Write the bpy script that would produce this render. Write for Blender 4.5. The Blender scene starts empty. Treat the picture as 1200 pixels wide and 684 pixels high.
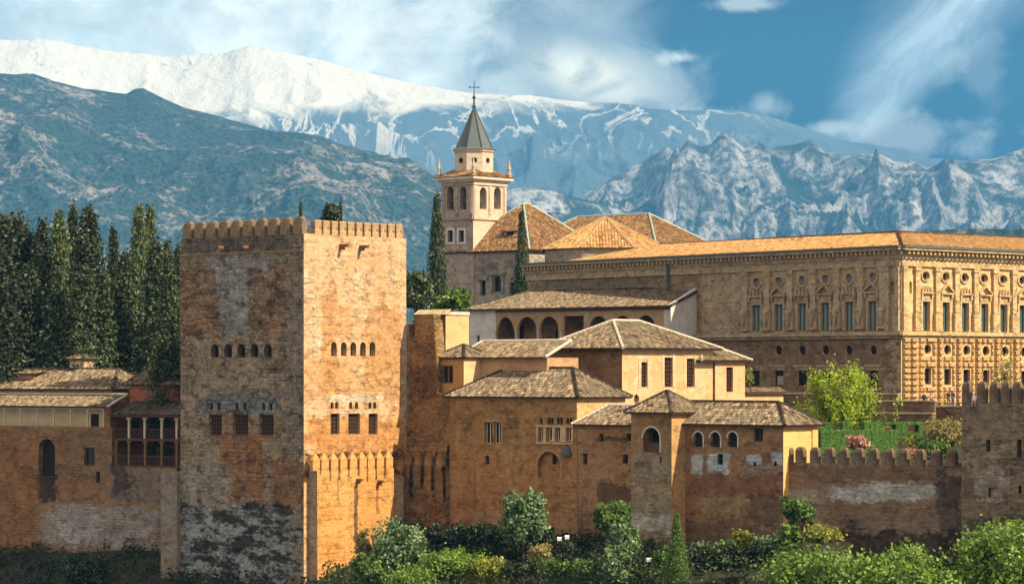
import bpy, math, random
import numpy as np
from mathutils import Vector, Matrix
from mathutils.geometry import tessellate_polygon

# ------------------------------------------------------------------ camera, sky, sun, exposure
sc = bpy.context.scene
F, HY = 3400.0, 435.0            # focal length and horizon row, in pixels of a 1200 px wide frame
cam_d = bpy.data.cameras.new("camera")
cam = bpy.data.objects.new("camera", cam_d)
sc.collection.objects.link(cam)
cam.location = (0, 0, 0)
cam.rotation_euler = (math.radians(90), 0, 0)
cam_d.sensor_width = 36.0
cam_d.lens = 36.0 * F / 1200.0
cam_d.shift_y = (HY - 342.0) / 1200.0
cam_d.clip_start = 1.0
cam_d.clip_end = 60000.0
sc.camera = cam
SUN_AZ, SUN_EL = 61.0, 42.0
se, sa = math.radians(SUN_EL), math.radians(SUN_AZ)
SUN = Vector((math.sin(sa) * math.cos(se), -math.cos(sa) * math.cos(se), math.sin(se)))
sun_d = bpy.data.lights.new("sun", 'SUN')
sun_d.energy = 5.0
sun_d.angle = math.radians(0.5)
sun_d.color = (1.0, 0.85, 0.61)
sun = bpy.data.objects.new("sun", sun_d)
sc.collection.objects.link(sun)
sun.rotation_euler = SUN.to_track_quat('Z', 'Y').to_euler()
sc.view_settings.view_transform = 'Standard'
sc.view_settings.look = 'None'
sc.view_settings.gamma = 1.0
sc.view_settings.exposure = 0.92
sc.view_settings.use_curve_mapping = False
sc.cycles.max_bounces = 6
sc.cycles.diffuse_bounces = 3
sc.cycles.volume_bounces = 0
sc.cycles.use_adaptive_sampling = True
sc.cycles.use_denoising = True

# ------------------------------------------------------------------ node helpers
class NT:
    def __init__(self, nt):
        self.nt = nt
    def n(self, t, **kw):
        nd = self.nt.nodes.new(t)
        for k, v in kw.items():
            setattr(nd, k, v)
        return nd
    def link(self, a, b):
        self.nt.links.new(a, b)
    def put(self, sock, v):
        if isinstance(v, bpy.types.NodeSocket):
            self.link(v, sock)
        elif isinstance(v, (tuple, list)):
            if len(sock.default_value) == 4 and len(v) == 3:
                v = tuple(v) + (1.0,)
            sock.default_value = v
        else:
            sock.default_value = v
    def math(self, op, a, b=None, c=None, clamp=False):
        nd = self.n('ShaderNodeMath', operation=op, use_clamp=clamp)
        self.put(nd.inputs[0], a)
        if b is not None: self.put(nd.inputs[1], b)
        if c is not None: self.put(nd.inputs[2], c)
        return nd.outputs[0]
    def mix(self, fac, a, b, mode='MIX'):
        nd = self.n('ShaderNodeMix', data_type='RGBA', blend_type=mode, clamp_factor=True)
        self.put(nd.inputs[0], fac); self.put(nd.inputs[6], a); self.put(nd.inputs[7], b)
        return nd.outputs[2]
    def mapping(self, vec, scale=(1, 1, 1), loc=(0, 0, 0), rot=(0, 0, 0)):
        nd = self.n('ShaderNodeMapping')
        self.put(nd.inputs[0], vec); nd.inputs[1].default_value = loc
        nd.inputs[2].default_value = rot; nd.inputs[3].default_value = scale
        return nd.outputs[0]
    def noise(self, vec, scale, detail=4.0, rough=0.55, dist=0.0, color=False):
        nd = self.n('ShaderNodeTexNoise')
        self.put(nd.inputs['Vector'], vec)
        nd.inputs['Scale'].default_value = scale
        nd.inputs['Detail'].default_value = detail
        nd.inputs['Roughness'].default_value = rough
        nd.inputs['Distortion'].default_value = dist
        return nd.outputs['Color' if color else 'Fac']
    def ramp(self, fac, stops, interp='LINEAR'):
        nd = self.n('ShaderNodeValToRGB')
        cr = nd.color_ramp
        cr.interpolation = interp
        while len(cr.elements) < len(stops): cr.elements.new(0.5)
        for e, (p, c) in zip(cr.elements, stops):
            e.position = p
            e.color = (c, c, c, 1) if isinstance(c, (int, float)) else tuple(c) + (1,)
        self.put(nd.inputs[0], fac)
        return nd.outputs[0]
    def step(self, v, a, b):
        nd = self.n('ShaderNodeMapRange', interpolation_type='SMOOTHSTEP', clamp=True)
        self.put(nd.inputs[0], v); nd.inputs[1].default_value = a; nd.inputs[2].default_value = b
        nd.inputs[3].default_value = 0.0; nd.inputs[4].default_value = 1.0
        if a > b:
            nd.inputs[1].default_value = b; nd.inputs[2].default_value = a
            nd.inputs[3].default_value = 1.0; nd.inputs[4].default_value = 0.0
        return nd.outputs[0]
    def sep(self, v):
        nd = self.n('ShaderNodeSeparateXYZ'); self.put(nd.inputs[0], v)
        return nd.outputs
    def comb(self, x, y, z):
        nd = self.n('ShaderNodeCombineXYZ')
        self.put(nd.inputs[0], x); self.put(nd.inputs[1], y); self.put(nd.inputs[2], z)
        return nd.outputs[0]
    def vadd(self, a, b, op='ADD'):
        nd = self.n('ShaderNodeVectorMath', operation=op)
        self.put(nd.inputs[0], a); self.put(nd.inputs[1], b)
        return nd.outputs[0]
    def vscale(self, a, s):
        nd = self.n('ShaderNodeVectorMath', operation='SCALE')
        self.put(nd.inputs[0], a); self.put(nd.inputs[3], s)
        return nd.outputs[0]

# ------------------------------------------------------------------ sky with clouds
world = bpy.data.worlds.new("World")
sc.world = world
world.use_nodes = True
w = NT(world.node_tree)
for nd in list(w.nt.nodes): w.nt.nodes.remove(nd)
wo = w.n('ShaderNodeOutputWorld'); bg = w.n('ShaderNodeBackground')
w.link(bg.outputs[0], wo.inputs[0])
bg.inputs[1].default_value = 0.052
tc = w.n('ShaderNodeTexCoord').outputs['Generated']
d = w.sep(tc)
sky = w.n('ShaderNodeTexSky', sky_type='NISHITA', sun_disc=False)
sky.sun_elevation = se
sky.sun_rotation = math.pi - sa      # compass angle, clockwise from +Y
sky.altitude = 900.0; sky.air_density = 1.0; sky.dust_density = 0.3; sky.ozone_density = 2.5
w.link(w.vadd(tc, (0.0, 0.0, 0.5)), sky.inputs[0])
skycol = w.mix(1.0, sky.outputs[0], (0.19, 0.40, 0.42), 'MULTIPLY')
# direction coordinates: U east-west, V up, 34 units per radian, straight ahead = (0, 0)
yy = w.math('MAXIMUM', d[1], 0.15)
U = w.math('MULTIPLY', w.math('DIVIDE', d[0], yy), 34.0)
V = w.math('MULTIPLY', w.math('DIVIDE', d[2], yy), 34.0)
P = w.comb(U, V, 0.0)
n1 = w.noise(w.mapping(P, (0.55, 0.8, 1)), 1.0, 6, 0.6, 0.6)
n2 = w.noise(w.mapping(P, (1.3, 1.6, 1), (3.1, 7.7, 0)), 1.0, 7, 0.62, 0.4)
def blob(u0, v0, ru, rv, amp=0.9, rot=0.0):
    du = w.math('SUBTRACT', U, u0); dv = w.math('SUBTRACT', V, v0)
    c, s = math.cos(rot), math.sin(rot)
    a = w.math('ADD', w.math('MULTIPLY', du, c / ru), w.math('MULTIPLY', dv, s / ru))
    b = w.math('SUBTRACT', w.math('MULTIPLY', dv, c / rv), w.math('MULTIPLY', du, s / rv))
    r2 = w.math('SQRT', w.math('ADD', w.math('MULTIPLY', a, a), w.math('MULTIPLY', b, b)))
    q = w.math('ADD', r2, w.math('MULTIPLY', w.math('SUBTRACT', n2, 0.5), amp * 2))
    return w.step(q, 1.15, 0.25)
# clouds lie over the mountains only, in the southern sky
front = w.math('MULTIPLY', w.step(d[1], 0.55, 0.85), w.step(V, 9.0, 5.0))
def lay(col, m, c): return w.mix(w.math('MULTIPLY', m, front), col, c)
# unseen bright cloud, added behind the viewer and overhead to fill shaded walls
nb = w.noise(tc, 2.2, 5, 0.6)
behind = w.math('MULTIPLY', w.math('MAXIMUM', w.step(d[1], 0.35, -0.25), w.step(d[2], 0.55, 0.8)), w.step(nb, 0.30, 0.55))
skycol = w.mix(w.math('MULTIPLY', behind, 0.9), skycol, (15.5, 14.2, 12.8))
# pale veil over the snow range
q = w.math('ADD', U, w.math('MULTIPLY', w.math('SUBTRACT', n1, 0.5), 4.5))
veil = w.math('MULTIPLY', w.step(q, 2.4, -1.8), w.math('ADD', 0.60, w.math('MULTIPLY', w.step(n2, 0.3, 0.7), 0.36)))
col = lay(skycol, veil, w.mix(w.step(n1, 0.3, 0.7), (12.5, 13.6, 12.6), (22.0, 21.0, 17.5)))
dim = w.math('MULTIPLY', w.math('MULTIPLY', w.step(V, 2.9, 4.6), w.step(U, 1.0, -4.0)), w.step(n1, 0.25, 0.6))
col = lay(col, w.math('MULTIPLY', dim, 0.30), (7.0, 8.6, 9.0))
greyc = w.math('MULTIPLY', blob(0.45, 3.95, 1.35, 0.62, 1.3, -0.2), 0.8)
col = lay(col, greyc, w.mix(w.step(n2, 0.3, 0.7), (3.0, 3.5, 3.7), (8.5, 8.6, 8.0)))
pile = blob(0.95, 3.45, 0.98, 0.42, 1.0, -0.3)
col = lay(col, w.math('MULTIPLY', pile, 0.9), w.mix(w.step(n2, 0.32, 0.66), (6.5, 6.2, 5.0), (22.0, 20.0, 14.5)))
# high feathery streak, wider at its top
ds = w.math('SUBTRACT', w.math('ADD', U, w.math('MULTIPLY', w.math('SUBTRACT', n1, 0.5), 0.45)),
            w.math('ADD', 3.95, w.math('MULTIPLY', w.math('SUBTRACT', V, 2.7), 0.78)))
wd = w.math('MAXIMUM', w.math('MULTIPLY', w.math('SUBTRACT', V, 1.7), 0.30), 0.14)
fib = w.noise(w.comb(w.math('MULTIPLY', ds, 2.6), w.math('MULTIPLY', V, 1.1), 4.0), 1.0, 7, 0.68, 0.35)
sm = w.step(w.math('ABSOLUTE', w.math('DIVIDE', ds, wd)), 1.6, 0.0)
sm = w.math('MULTIPLY', sm, w.math('ADD', 0.45, w.math('MULTIPLY', w.step(fib, 0.3, 0.7), 0.55)))
sm = w.math('MULTIPLY', sm, w.step(V, 2.2, 3.1))
col = lay(col, w.math('MULTIPLY', sm, 0.62), (14.0, 15.5, 15.5))
for (u0, v0, ru, rv, am, op) in ((1.95, 3.68, .24, .11, 1.1, .8), (2.4, 2.95, .9, .22, 1.5, .35), (3.0, 3.1, .35, .18, 1.3, .4),
                                 (4.7, 2.75, 1.0, .30, 1.6, .33), (3.7, 2.85, .35, .12, 1.0, .5), (5.5, 3.5, .25, .5, 1.8, .15),
                                 (2.7, 4.3, .5, .1, 1.2, .5), (5.1, 3.6, .2, .3, 1.8, .15), (1.7, 3.3, 0.8, .6, 1.5, .30)):
    col = lay(col, w.math('MULTIPLY', blob(u0, v0, ru, rv, am), op), (14.0, 13.6, 11.8))
w.link(col, bg.inputs[0])

# ------------------------------------------------------------------ small geometry helpers
C = sc.collection
def pt(px, D): return Vector(((px - 600.0) / F * D, D))
def zz(py, D): return (HY - py) * D / F
def azd(a):
    """unit plan vector: the rightward direction of a wall whose outward normal is turned a degrees left of the camera"""
    a = math.radians(a)
    return Vector((math.cos(a), -math.sin(a)))
UL = -azd(42)                       # along a left-lit face, going left and away
UR = azd(42 - 90) ; UR = Vector((math.sin(math.radians(42)), math.cos(math.radians(42))))
def reach(P0, u, px):
    k = (px - 600.0) / F
    return (k * P0.y - P0.x) / (u.x - k * u.y)
def to(P0, u, px): return P0 + u * reach(P0, u, px)
def V3(p, z): return Vector((p.x, p.y, z))

class MB:
    def __init__(self):
        self.v = []; self.f = []; self.m = []; self.uv = {}
    def poly(self, pts, m=0, uv=None):
        b = len(self.v)
        self.v += [tuple(p) for p in pts]
        self.f.append(tuple(range(b, b + len(pts)))); self.m.append(m)
        if uv: self.uv[len(self.f) - 1] = uv
    def box(self, o, a, b, c, m=0):
        """box from corner o with edge vectors a, b, c (right handed)"""
        o, a, b, c = Vector(o), Vector(a), Vector(b), Vector(c)
        if a.cross(b).dot(c) < 0: a, b = b, a
        p = [o, o + a, o + a + b, o + b, o + c, o + a + c, o + a + b + c, o + b + c]
        for q in ((3, 2, 1, 0), (4, 5, 6, 7), (0, 1, 5, 4), (1, 2, 6, 5), (2, 3, 7, 6), (3, 0, 4, 7)):
            self.poly([p[i] for i in q], m)
    def tube(self, pts, rad, n=7, m=0, cap=True):
        pts = [Vector(p) for p in pts]
        rings = []
        for i, p in enumerate(pts):
            t = (pts[min(i + 1, len(pts) - 1)] - pts[max(i - 1, 0)]).normalized()
            x = t.orthogonal().normalized() if abs(t.z) < 0.95 else Vector((1, 0, 0))
            x = (x - t * x.dot(t)).normalized(); y = t.cross(x)
            r = rad[i] if isinstance(rad, (list, tuple)) else rad
            rings.append([p + (x * math.cos(a) + y * math.sin(a)) * r for a in [2 * math.pi * k / n for k in range(n)]])
        for a, b in zip(rings, rings[1:]):
            for k in range(n):
                self.poly([a[k], a[(k + 1) % n], b[(k + 1) % n], b[k]], m)
        if cap:
            self.poly(rings[0][::-1], m); self.poly(rings[-1], m)
    def lathe(self, c, prof, n=12, m=0, rot=0.0):
        c = Vector(c)
        rings = [[c + Vector((r * math.cos(rot + 2 * math.pi * k / n), r * math.sin(rot + 2 * math.pi * k / n), z)) for k in range(n)] for r, z in prof]
        for a, b in zip(rings, rings[1:]):
            for k in range(n):
                self.poly([a[k], a[(k + 1) % n], b[(k + 1) % n], b[k]], m)
        self.poly(rings[0][::-1], m); self.poly(rings[-1], m)
    def build(self, name, mats, parent=None, smooth=False):
        me = bpy.data.meshes.new(name)
        org = Vector((0, 0, 0))
        if parent is not None: org = world_loc(parent)
        me.from_pydata([(x - org.x, y - org.y, z - org.z) for x, y, z in self.v], [], self.f)
        mats = mats if isinstance(mats, (list, tuple)) else [mats]
        for mt in mats: me.materials.append(mt)
        me.polygons.foreach_set('material_index', self.m)
        uvl = me.uv_layers.new(name='UVMap')
        co = np.empty(len(self.v) * 3); me.vertices.foreach_get('co', co); co = co.reshape(-1, 3) + np.array(org)
        out = np.empty((len(me.loops), 2))
        for p in me.polygons:
            n = p.normal
            li = p.loop_indices
            if p.index in self.uv:
                for i, l in enumerate(li): out[l] = self.uv[p.index][i]
                continue
            vs = [me.loops[l].vertex_index for l in li]
            if abs(n.z) < 0.75:
                h = math.hypot(n.x, n.y); tx, ty = -n.y / h, n.x / h
                for l, v in zip(li, vs): out[l] = (co[v, 0] * tx + co[v, 1] * ty, co[v, 2])
            else:
                for l, v in zip(li, vs): out[l] = (co[v, 0], co[v, 1])
        uvl.data.foreach_set('uv', out.ravel())
        if smooth: me.polygons.foreach_set('use_smooth', [True] * len(me.polygons))
        me.update()
        o = bpy.data.objects.new(name, me)
        C.objects.link(o)
        if parent is not None: o.parent = parent
        return o

def world_loc(o):
    v = Vector((0, 0, 0))
    while o is not None:
        v = v + Vector(o.location); o = o.parent
    return v
def tag(o, label=None, cat=None, group=None, kind=None):
    if label: o['label'] = label
    if cat: o['category'] = cat
    if group: o['group'] = group
    if kind: o['kind'] = kind
    return o
def thing(name, label, cat, loc, group=None):
    o = bpy.data.objects.new(name, None)
    o.empty_display_size = 0.5
    C.objects.link(o); o.location = loc
    return tag(o, label, cat, group)
def copy_tree(o, parent=None):
    c = o.copy(); C.objects.link(c)
    if parent is not None: c.parent = parent
    for ch in list(o.children): copy_tree(ch, c)
    return c

class Face:
    """a vertical wall plane from A (left as seen) to B (right), outward normal towards the viewer"""
    def __init__(s, A, B):
        s.A, s.B = A, B
        s.u = (B - A).normalized(); s.L = (B - A).length
        s.n = Vector((s.u.y, -s.u.x))
    def s_at(s, px): return reach(s.A, s.u, px)
    def P(s, t, z, out=0.0):
        q = s.A + s.u * t + s.n * out
        return Vector((q.x, q.y, z))
    def z_at(s, px, py): return zz(py, s.A.y + s.u.y * s.s_at(px))
    def rect(s, x0, x1, y0, y1):
        xm = (x0 + x1) / 2
        return s.s_at(x0), s.s_at(x1), s.z_at(xm, y1), s.z_at(xm, y0)
    def uw(s, px):                      # texture coordinate of a column
        q = s.A + s.u * s.s_at(px); return q.dot(s.u)
    def box(s, mb, s0, s1, z0, z1, d0, d1, m=0):
        mb.box(s.P(s0, z0, d0), s.P(s1, z0, d0) - s.P(s0, z0, d0), s.P(s0, z0, d1) - s.P(s0, z0, d0), Vector((0, 0, z1 - z0)), m)
    def pbox(s, mb, x0, x1, y0, y1, d0, d1, m=0):
        a, b, c, d = s.rect(x0, x1, y0, y1); s.box(mb, a, b, c, d, d0, d1, m)

def shape(s0, s1, z0, z1, kind):
    if kind == 'rect': return [(s0, z0), (s1, z0), (s1, z1), (s0, z1)]
    sm, r = (s0 + s1) / 2, (s1 - s0) / 2
    if kind == 'round':
        rz = (z1 - z0) / 2; zm = (z0 + z1) / 2
        return [(sm + r * math.cos(a), zm + rz * math.sin(a)) for a in [2 * math.pi * k / 16 for k in range(16)]]
    if kind == 'arch':
        zs = max(z1 - r, z0 + 0.05); rz = z1 - zs
        return [(s0, z0), (s1, z0)] + [(sm + r * math.cos(a), zs + rz * math.sin(a)) for a in [math.pi * k / 10 for k in range(11)]]
    if kind == 'ogive':
        zs = z1 - 1.35 * r
        a = [(sm + r * (1 - t) * (1 + 0.55 * t), zs + 1.35 * r * math.sin(t * math.pi / 2)) for t in [k / 6 for k in range(7)]]
        return [(s0, z0), (s1, z0)] + a + [(2 * sm - x, z) for x, z in a[-2::-1]]

class Op:
    def __init__(s, face, x0, x1, y0, y1, kind='rect', depth=0.45, style='dark', label=None):
        s.face = face; s.s0, s.s1, s.z0, s.z1 = face.rect(x0, x1, y0, y1)
        s.kind, s.depth, s.style, s.label = kind, depth, style, label
        s.poly = shape(s.s0, s.s1, s.z0, s.z1, kind)

def wall_face(mb, face, z0, z1, ops=(), m=0, top=None, s0=0.0, s1=None):
    s1 = face.L if s1 is None else s1
    outer = [(s0, z0), (s1, z0)] + (top if top else [(s1, z1), (s0, z1)])
    loops = [outer] + [o.poly for o in ops]
    flat = [p for l in loops for p in l]
    tris = tessellate_polygon([[Vector((a, b, 0)) for a, b in l] for l in loops])
    for t in tris:
        p = [flat[i] for i in t]
        ar = (p[1][0] - p[0][0]) * (p[2][1] - p[0][1]) - (p[2][0] - p[0][0]) * (p[1][1] - p[0][1])
        if ar < 0: p = p[::-1]
        mb.poly([face.P(a, b) for a, b in p], m)
    for o in ops:
        q = o.poly; n = len(q)
        for i in range(n):
            (a, b), (c, e) = q[i], q[(i + 1) % n]
            mb.poly([face.P(a, b), face.P(c, e), face.P(c, e, -o.depth), face.P(a, b, -o.depth)], m)

def window_part(o, parent, mats, name='window'):
    """pane, and for the richer styles frame bars, at the back of an opening"""
    f = o.face; mb = MB()
    mb.poly([f.P(a, b, -o.depth + 0.002) for a, b in o.poly], 0)
    t = max(0.05, (o.s1 - o.s0) * 0.07)
    d0, d1 = -o.depth + 0.01, -o.depth + 0.09
    if o.style in ('lattice', 'french', 'frame'):
        zt = o.z1 if o.kind == 'rect' else o.z1 - (o.s1 - o.s0) / 2
        f.box(mb, o.s0, o.s0 + t, o.z0, zt, d0, d1, 1); f.box(mb, o.s1 - t, o.s1, o.z0, zt, d0, d1, 1)
        f.box(mb, o.s0 + t, o.s1 - t, o.z0, o.z0 + t, d0, d1, 1); f.box(mb, o.s0 + t, o.s1 - t, zt - t, zt, d0, d1, 1)
        if o.style == 'french':
            sm = (o.s0 + o.s1) / 2
            f.box(mb, sm - t * .7, sm + t * .7, o.z0 + t, zt - t, d0, d1 - 0.01, 1)
        if o.style == 'lattice':
            k = max(2, int(round((o.s1 - o.s0) / 0.38)))
            for i in range(1, k):
                x = o.s0 + (o.s1 - o.s0) * i / k; f.box(mb, x - .035, x + .035, o.z0 + t, zt - t, d0, d1 - .012, 1)
            k = max(2, int(round((zt - o.z0) / 0.45)))
            for i in range(1, k):
                z = o.z0 + (zt - o.z0) * i / k; f.box(mb, o.s0 + t, o.s1 - t, z - .035, z + .035, d0, d1 - .024, 1)
    p = mb.build(name, mats, parent)
    if o.label: p['label'] = o.label
    return p
# ------------------------------------------------------------------ materials
def new_mat(name, rough=0.9):
    m = bpy.data.materials.new(name); m.use_nodes = True
    nt = NT(m.node_tree)
    b = m.node_tree.nodes['Principled BSDF']
    b.inputs['Roughness'].default_value = rough
    b.inputs['Specular IOR Level'].default_value = 0.2
    return m, nt, b
def simple(name, col, rough=0.8, var=0.25, scale=3.0):
    m, nt, b = new_mat(name, rough)
    g = nt.n('ShaderNodeNewGeometry').outputs['Position']
    n = nt.noise(g, scale, 4, 0.6)
    nt.link(nt.mix(n, tuple(c * (1 - var) for c in col), tuple(min(1, c * (1 + var)) for c in col)), b.inputs['Base Color'])
    return m
def bump(nt, b, h, dist, strength=1.0):
    bp = nt.n('ShaderNodeBump'); bp.inputs['Strength'].default_value = strength
    bp.inputs['Distance'].default_value = dist
    nt.put(bp.inputs['Height'], h); nt.link(bp.outputs[0], b.inputs['Normal'])

def wall_mat(name, base, alt, light, dark, brick=None, brick_amt=0.5, mortar=None, light_at=0.58, dark_at=0.6, strata=0.5,
             streak=0.35, bscale=0.12, patches=(), seed=0.0, bmp=0.06, fine=0.5, lifts=0.0, rub=0.12):
    """weathered rammed earth / plaster / stone: large tonal fields, flaked plaster, courses, run-off streaks, named patches"""
    m, nt, b = new_mat(name, 0.95)
    uv = nt.n('ShaderNodeUVMap').outputs[0]
    uv0 = uv
    uv = nt.vadd(uv, (seed * 13.7, seed * 7.3, 0))
    warp = nt.vscale(nt.vadd(nt.noise(uv, 0.45, 3, 0.6, color=True), (-0.5, -0.5, -0.5)), 2.2)
    uvw = nt.vadd(uv, warp)
    big = nt.noise(uvw, bscale, 5, 0.62)
    med = nt.noise(uvw, bscale * 4.5, 6, 0.65)
    strata *= .45; lifts *= .24
    lay = nt.noise(nt.mapping(uv, (0.24, 0.95, 1)), 1.0, 6, 0.66, 0.6)
    fin = nt.noise(nt.mapping(uv, (0.75, 1.25, 1)), 2.3, 7, 0.78)
    grit = nt.noise(nt.mapping(uv, (0.85, 1.15, 1), (9, 4, 0)), 0.9, 8, 0.76)
    run = nt.noise(nt.mapping(uv, (1.6, 0.07, 1)), 1.0, 5, 0.6)
    col = nt.mix(nt.step(nt.math('ADD', big, nt.math('MULTIPLY', nt.math('SUBTRACT', med, .5), .5)), 0.40, 0.60), base, alt)
    # strata: lifts of rammed earth
    col = nt.mix(nt.math('MULTIPLY', nt.step(lay, 0.42, 0.68), strata), col, nt.mix(0.5, light, alt))
    col = nt.mix(nt.math('MULTIPLY', nt.step(lay, 0.47, 0.30), strata * 0.9), col, dark)
    # flaked light plaster
    lm = nt.step(nt.math('ADD', nt.noise(uvw, bscale * 2.2, 7, 0.66), nt.math('MULTIPLY', nt.math('SUBTRACT', lay, .5), .35)), light_at, light_at + 0.07)
    col = nt.mix(nt.math('MULTIPLY', lm, 0.85), col, light)
    h = nt.math('MULTIPLY', lm, 0.5)
    pm_all = None
    for pt_ in patches:
        u0, u1, z0, z1, pc, amt, edge = pt_[:7]
        su = nt.sep(nt.vadd(uv0, nt.vscale(warp, edge)))
        a = nt.math('ABSOLUTE', nt.math('DIVIDE', nt.math('SUBTRACT', su[0], (u0 + u1) / 2), abs(u1 - u0) / 2))
        c = nt.math('ABSOLUTE', nt.math('DIVIDE', nt.math('SUBTRACT', su[1], (z0 + z1) / 2), abs(z1 - z0) / 2))
        dd = nt.math('ADD', nt.math('MAXIMUM', a, c), nt.math('MULTIPLY', nt.math('SUBTRACT', med, .5), 0.5 * edge))
        dd = nt.math('ADD', dd, nt.math('MULTIPLY', nt.math('SUBTRACT', grit, .5), 1.5))
        dd = nt.math('ADD', dd, nt.math('MULTIPLY', nt.math('SUBTRACT', lay, .5), 0.7))
        pm = nt.math('MULTIPLY', nt.step(dd, 1.14, 0.86), amt)
        pcol = nt.mix(nt.step(nt.noise(uvw, bscale * 6, 6, 0.7), 0.35, 0.7), tuple(x * 0.62 for x in pc), tuple(min(1, x * 1.25) for x in pc))
        if len(pt_) > 7:      # broken, blackened surface
            blot = nt.step(nt.math('ADD', nt.noise(nt.mapping(uvw, (.22, .75, 1)), 1.0, 8, .72), nt.math('MULTIPLY', nt.math('SUBTRACT', lay, .5), .5)), (.56 if pt_[7] < .2 else .53), (.46 if pt_[7] < .2 else .43))
            pcol = nt.mix(blot, nt.mix(fin, pc, tuple(min(1, x * 1.5) for x in pc)), tuple(x * pt_[7] for x in pc))
        col = nt.mix(pm, col, pcol)
    # rough stone and clod texture: every lump its own tone
    vo = nt.n('ShaderNodeTexVoronoi'); nt.put(vo.inputs['Vector'], nt.mapping(nt.vadd(uv, nt.vscale(nt.vadd(nt.noise(uv, 2.0, 3, .6, color=True), (-.5, -.5, -.5)), .35)), (.8, 1.35, 1)))
    vo.inputs['Scale'].default_value = 3.0; vo.inputs['Randomness'].default_value = .9
    lump = nt.sep(vo.outputs['Color'])[0]
    rubm = nt.math('MULTIPLY', nt.step(nt.noise(uvw, bscale * 2.5, 4, .6), .40, .62), rub)
    col = nt.mix(nt.math('MULTIPLY', rubm, nt.step(lump, .55, .0)), col, nt.mix(1.0, col, (.50, .45, .42), 'MULTIPLY'))
    col = nt.mix(nt.math('MULTIPLY', nt.math('MULTIPLY', rubm, nt.step(lump, .62, 1.0)), .6), col, nt.mix(.65, col, light))
    col = nt.mix(nt.math('MULTIPLY', nt.math('MULTIPLY', rubm, .5), nt.step(vo.outputs['Distance'], .42, .66)), col, nt.mix(1.0, col, (.42, .36, .32), 'MULTIPLY'))
    h = nt.math('SUBTRACT', h, nt.math('MULTIPLY', nt.math('MULTIPLY', rubm, vo.outputs['Distance']), .9))
    if brick:
        bt = nt.n('ShaderNodeTexBrick')
        nt.put(bt.inputs['Vector'], nt.vadd(uv, nt.vscale(nt.vadd(nt.noise(uv, 1.3, 3, 0.6, color=True), (-.5, -.5, -.5)), 0.30)))
        bt.inputs['Color1'].default_value = (1, 1, 1, 1); bt.inputs['Color2'].default_value = (0.55, 0.55, 0.55, 1)
        bt.inputs['Mortar'].default_value = (0, 0, 0, 1)
        bt.inputs['Scale'].default_value = 1.0
        bt.inputs['Brick Width'].default_value = brick[0]; bt.inputs['Row Height'].default_value = brick[1]
        bt.inputs['Mortar Size'].default_value = brick[1] * 0.10; bt.inputs['Mortar Smooth'].default_value = 0.4
        bt.inputs['Bias'].default_value = 0.0
        vis = nt.math('MULTIPLY', nt.step(nt.noise(uvw, bscale * 3, 5, 0.6), 0.44, 0.62), brick_amt * 0.8)
        col = nt.mix(vis, col, nt.mix(1.0, col, bt.outputs[0], 'MULTIPLY'))
        if mortar: col = nt.mix(nt.math('MULTIPLY', vis, bt.outputs['Fac']), col, mortar)
        h = nt.math('SUBTRACT', h, nt.math('MULTIPLY', nt.math('MULTIPLY', bt.outputs['Fac'], vis), 0.8))
    if lifts:
        # lifts of rammed earth: thin broken joints and rows of putlog holes
        us = nt.sep(nt.vadd(uv, nt.vscale(nt.vadd(nt.noise(uv, .8, 3, .6, color=True), (-.5, -.5, -.5)), .16)))
        fv = nt.math('FRACT', nt.math('DIVIDE', us[1], .86)); fu = nt.math('FRACT', nt.math('DIVIDE', us[0], 1.62))
        jl = nt.math('MULTIPLY', nt.step(nt.math('ABSOLUTE', nt.math('SUBTRACT', fv, .5)), .09, .03), nt.step(nt.noise(nt.mapping(uv, (.22, .9, 1), (3, 3, 0)), 1.0, 4, .6), .46, .60))
        hole = nt.math('MULTIPLY', nt.step(nt.math('ABSOLUTE', nt.math('SUBTRACT', fu, .5)), .055, .03), nt.step(nt.math('ABSOLUTE', nt.math('SUBTRACT', fv, .5)), .14, .09))
        hole = nt.math('MULTIPLY', hole, nt.step(nt.noise(uv, .5, 2, .5, .3), .52, .56))
        col = nt.mix(nt.math('MULTIPLY', jl, lifts), col, nt.mix(1.0, col, (.34, .30, .28), 'MULTIPLY'))
        col = nt.mix(nt.math('MULTIPLY', hole, min(1, lifts * 2)), col, (.025, .017, .012))
        h = nt.math('SUBTRACT', h, nt.math('MULTIPLY', nt.math('MAXIMUM', nt.math('MULTIPLY', jl, lifts), hole), .8))
    # run-off streaks and soot, pitting
    col = nt.mix(nt.math('MULTIPLY', nt.step(run, 0.56, 0.74), streak), col, dark)
    dm = nt.step(nt.noise(uvw, bscale * 5, 8, 0.75), dark_at, dark_at + 0.12)
    col = nt.mix(nt.math('MULTIPLY', dm, 0.75), col, dark)
    col = nt.mix(nt.math('MULTIPLY', nt.step(fin, 0.66, 0.44), fine), col, nt.mix(1.0, col, (0.45, 0.42, 0.40), 'MULTIPLY'))
    col = nt.mix(nt.math('MULTIPLY', nt.step(grit, 0.52, 0.36), min(1, fine * 1.35)), col, nt.mix(1.0, col, (0.34, 0.28, 0.25), 'MULTIPLY'))
    col = nt.mix(nt.math('MULTIPLY', nt.step(grit, 0.56, 0.72), fine * .7), col, nt.mix(0.5, col, light))
    nt.link(col, b.inputs['Base Color'])
    h = nt.math('ADD', h, nt.math('ADD', nt.math('MULTIPLY', fin, 0.7), nt.math('MULTIPLY', med, 1.2)))
    h = nt.math('ADD', h, nt.math('MULTIPLY', lay, 1.0))
    bump(nt, b, h, bmp * 3)
    return m

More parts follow.
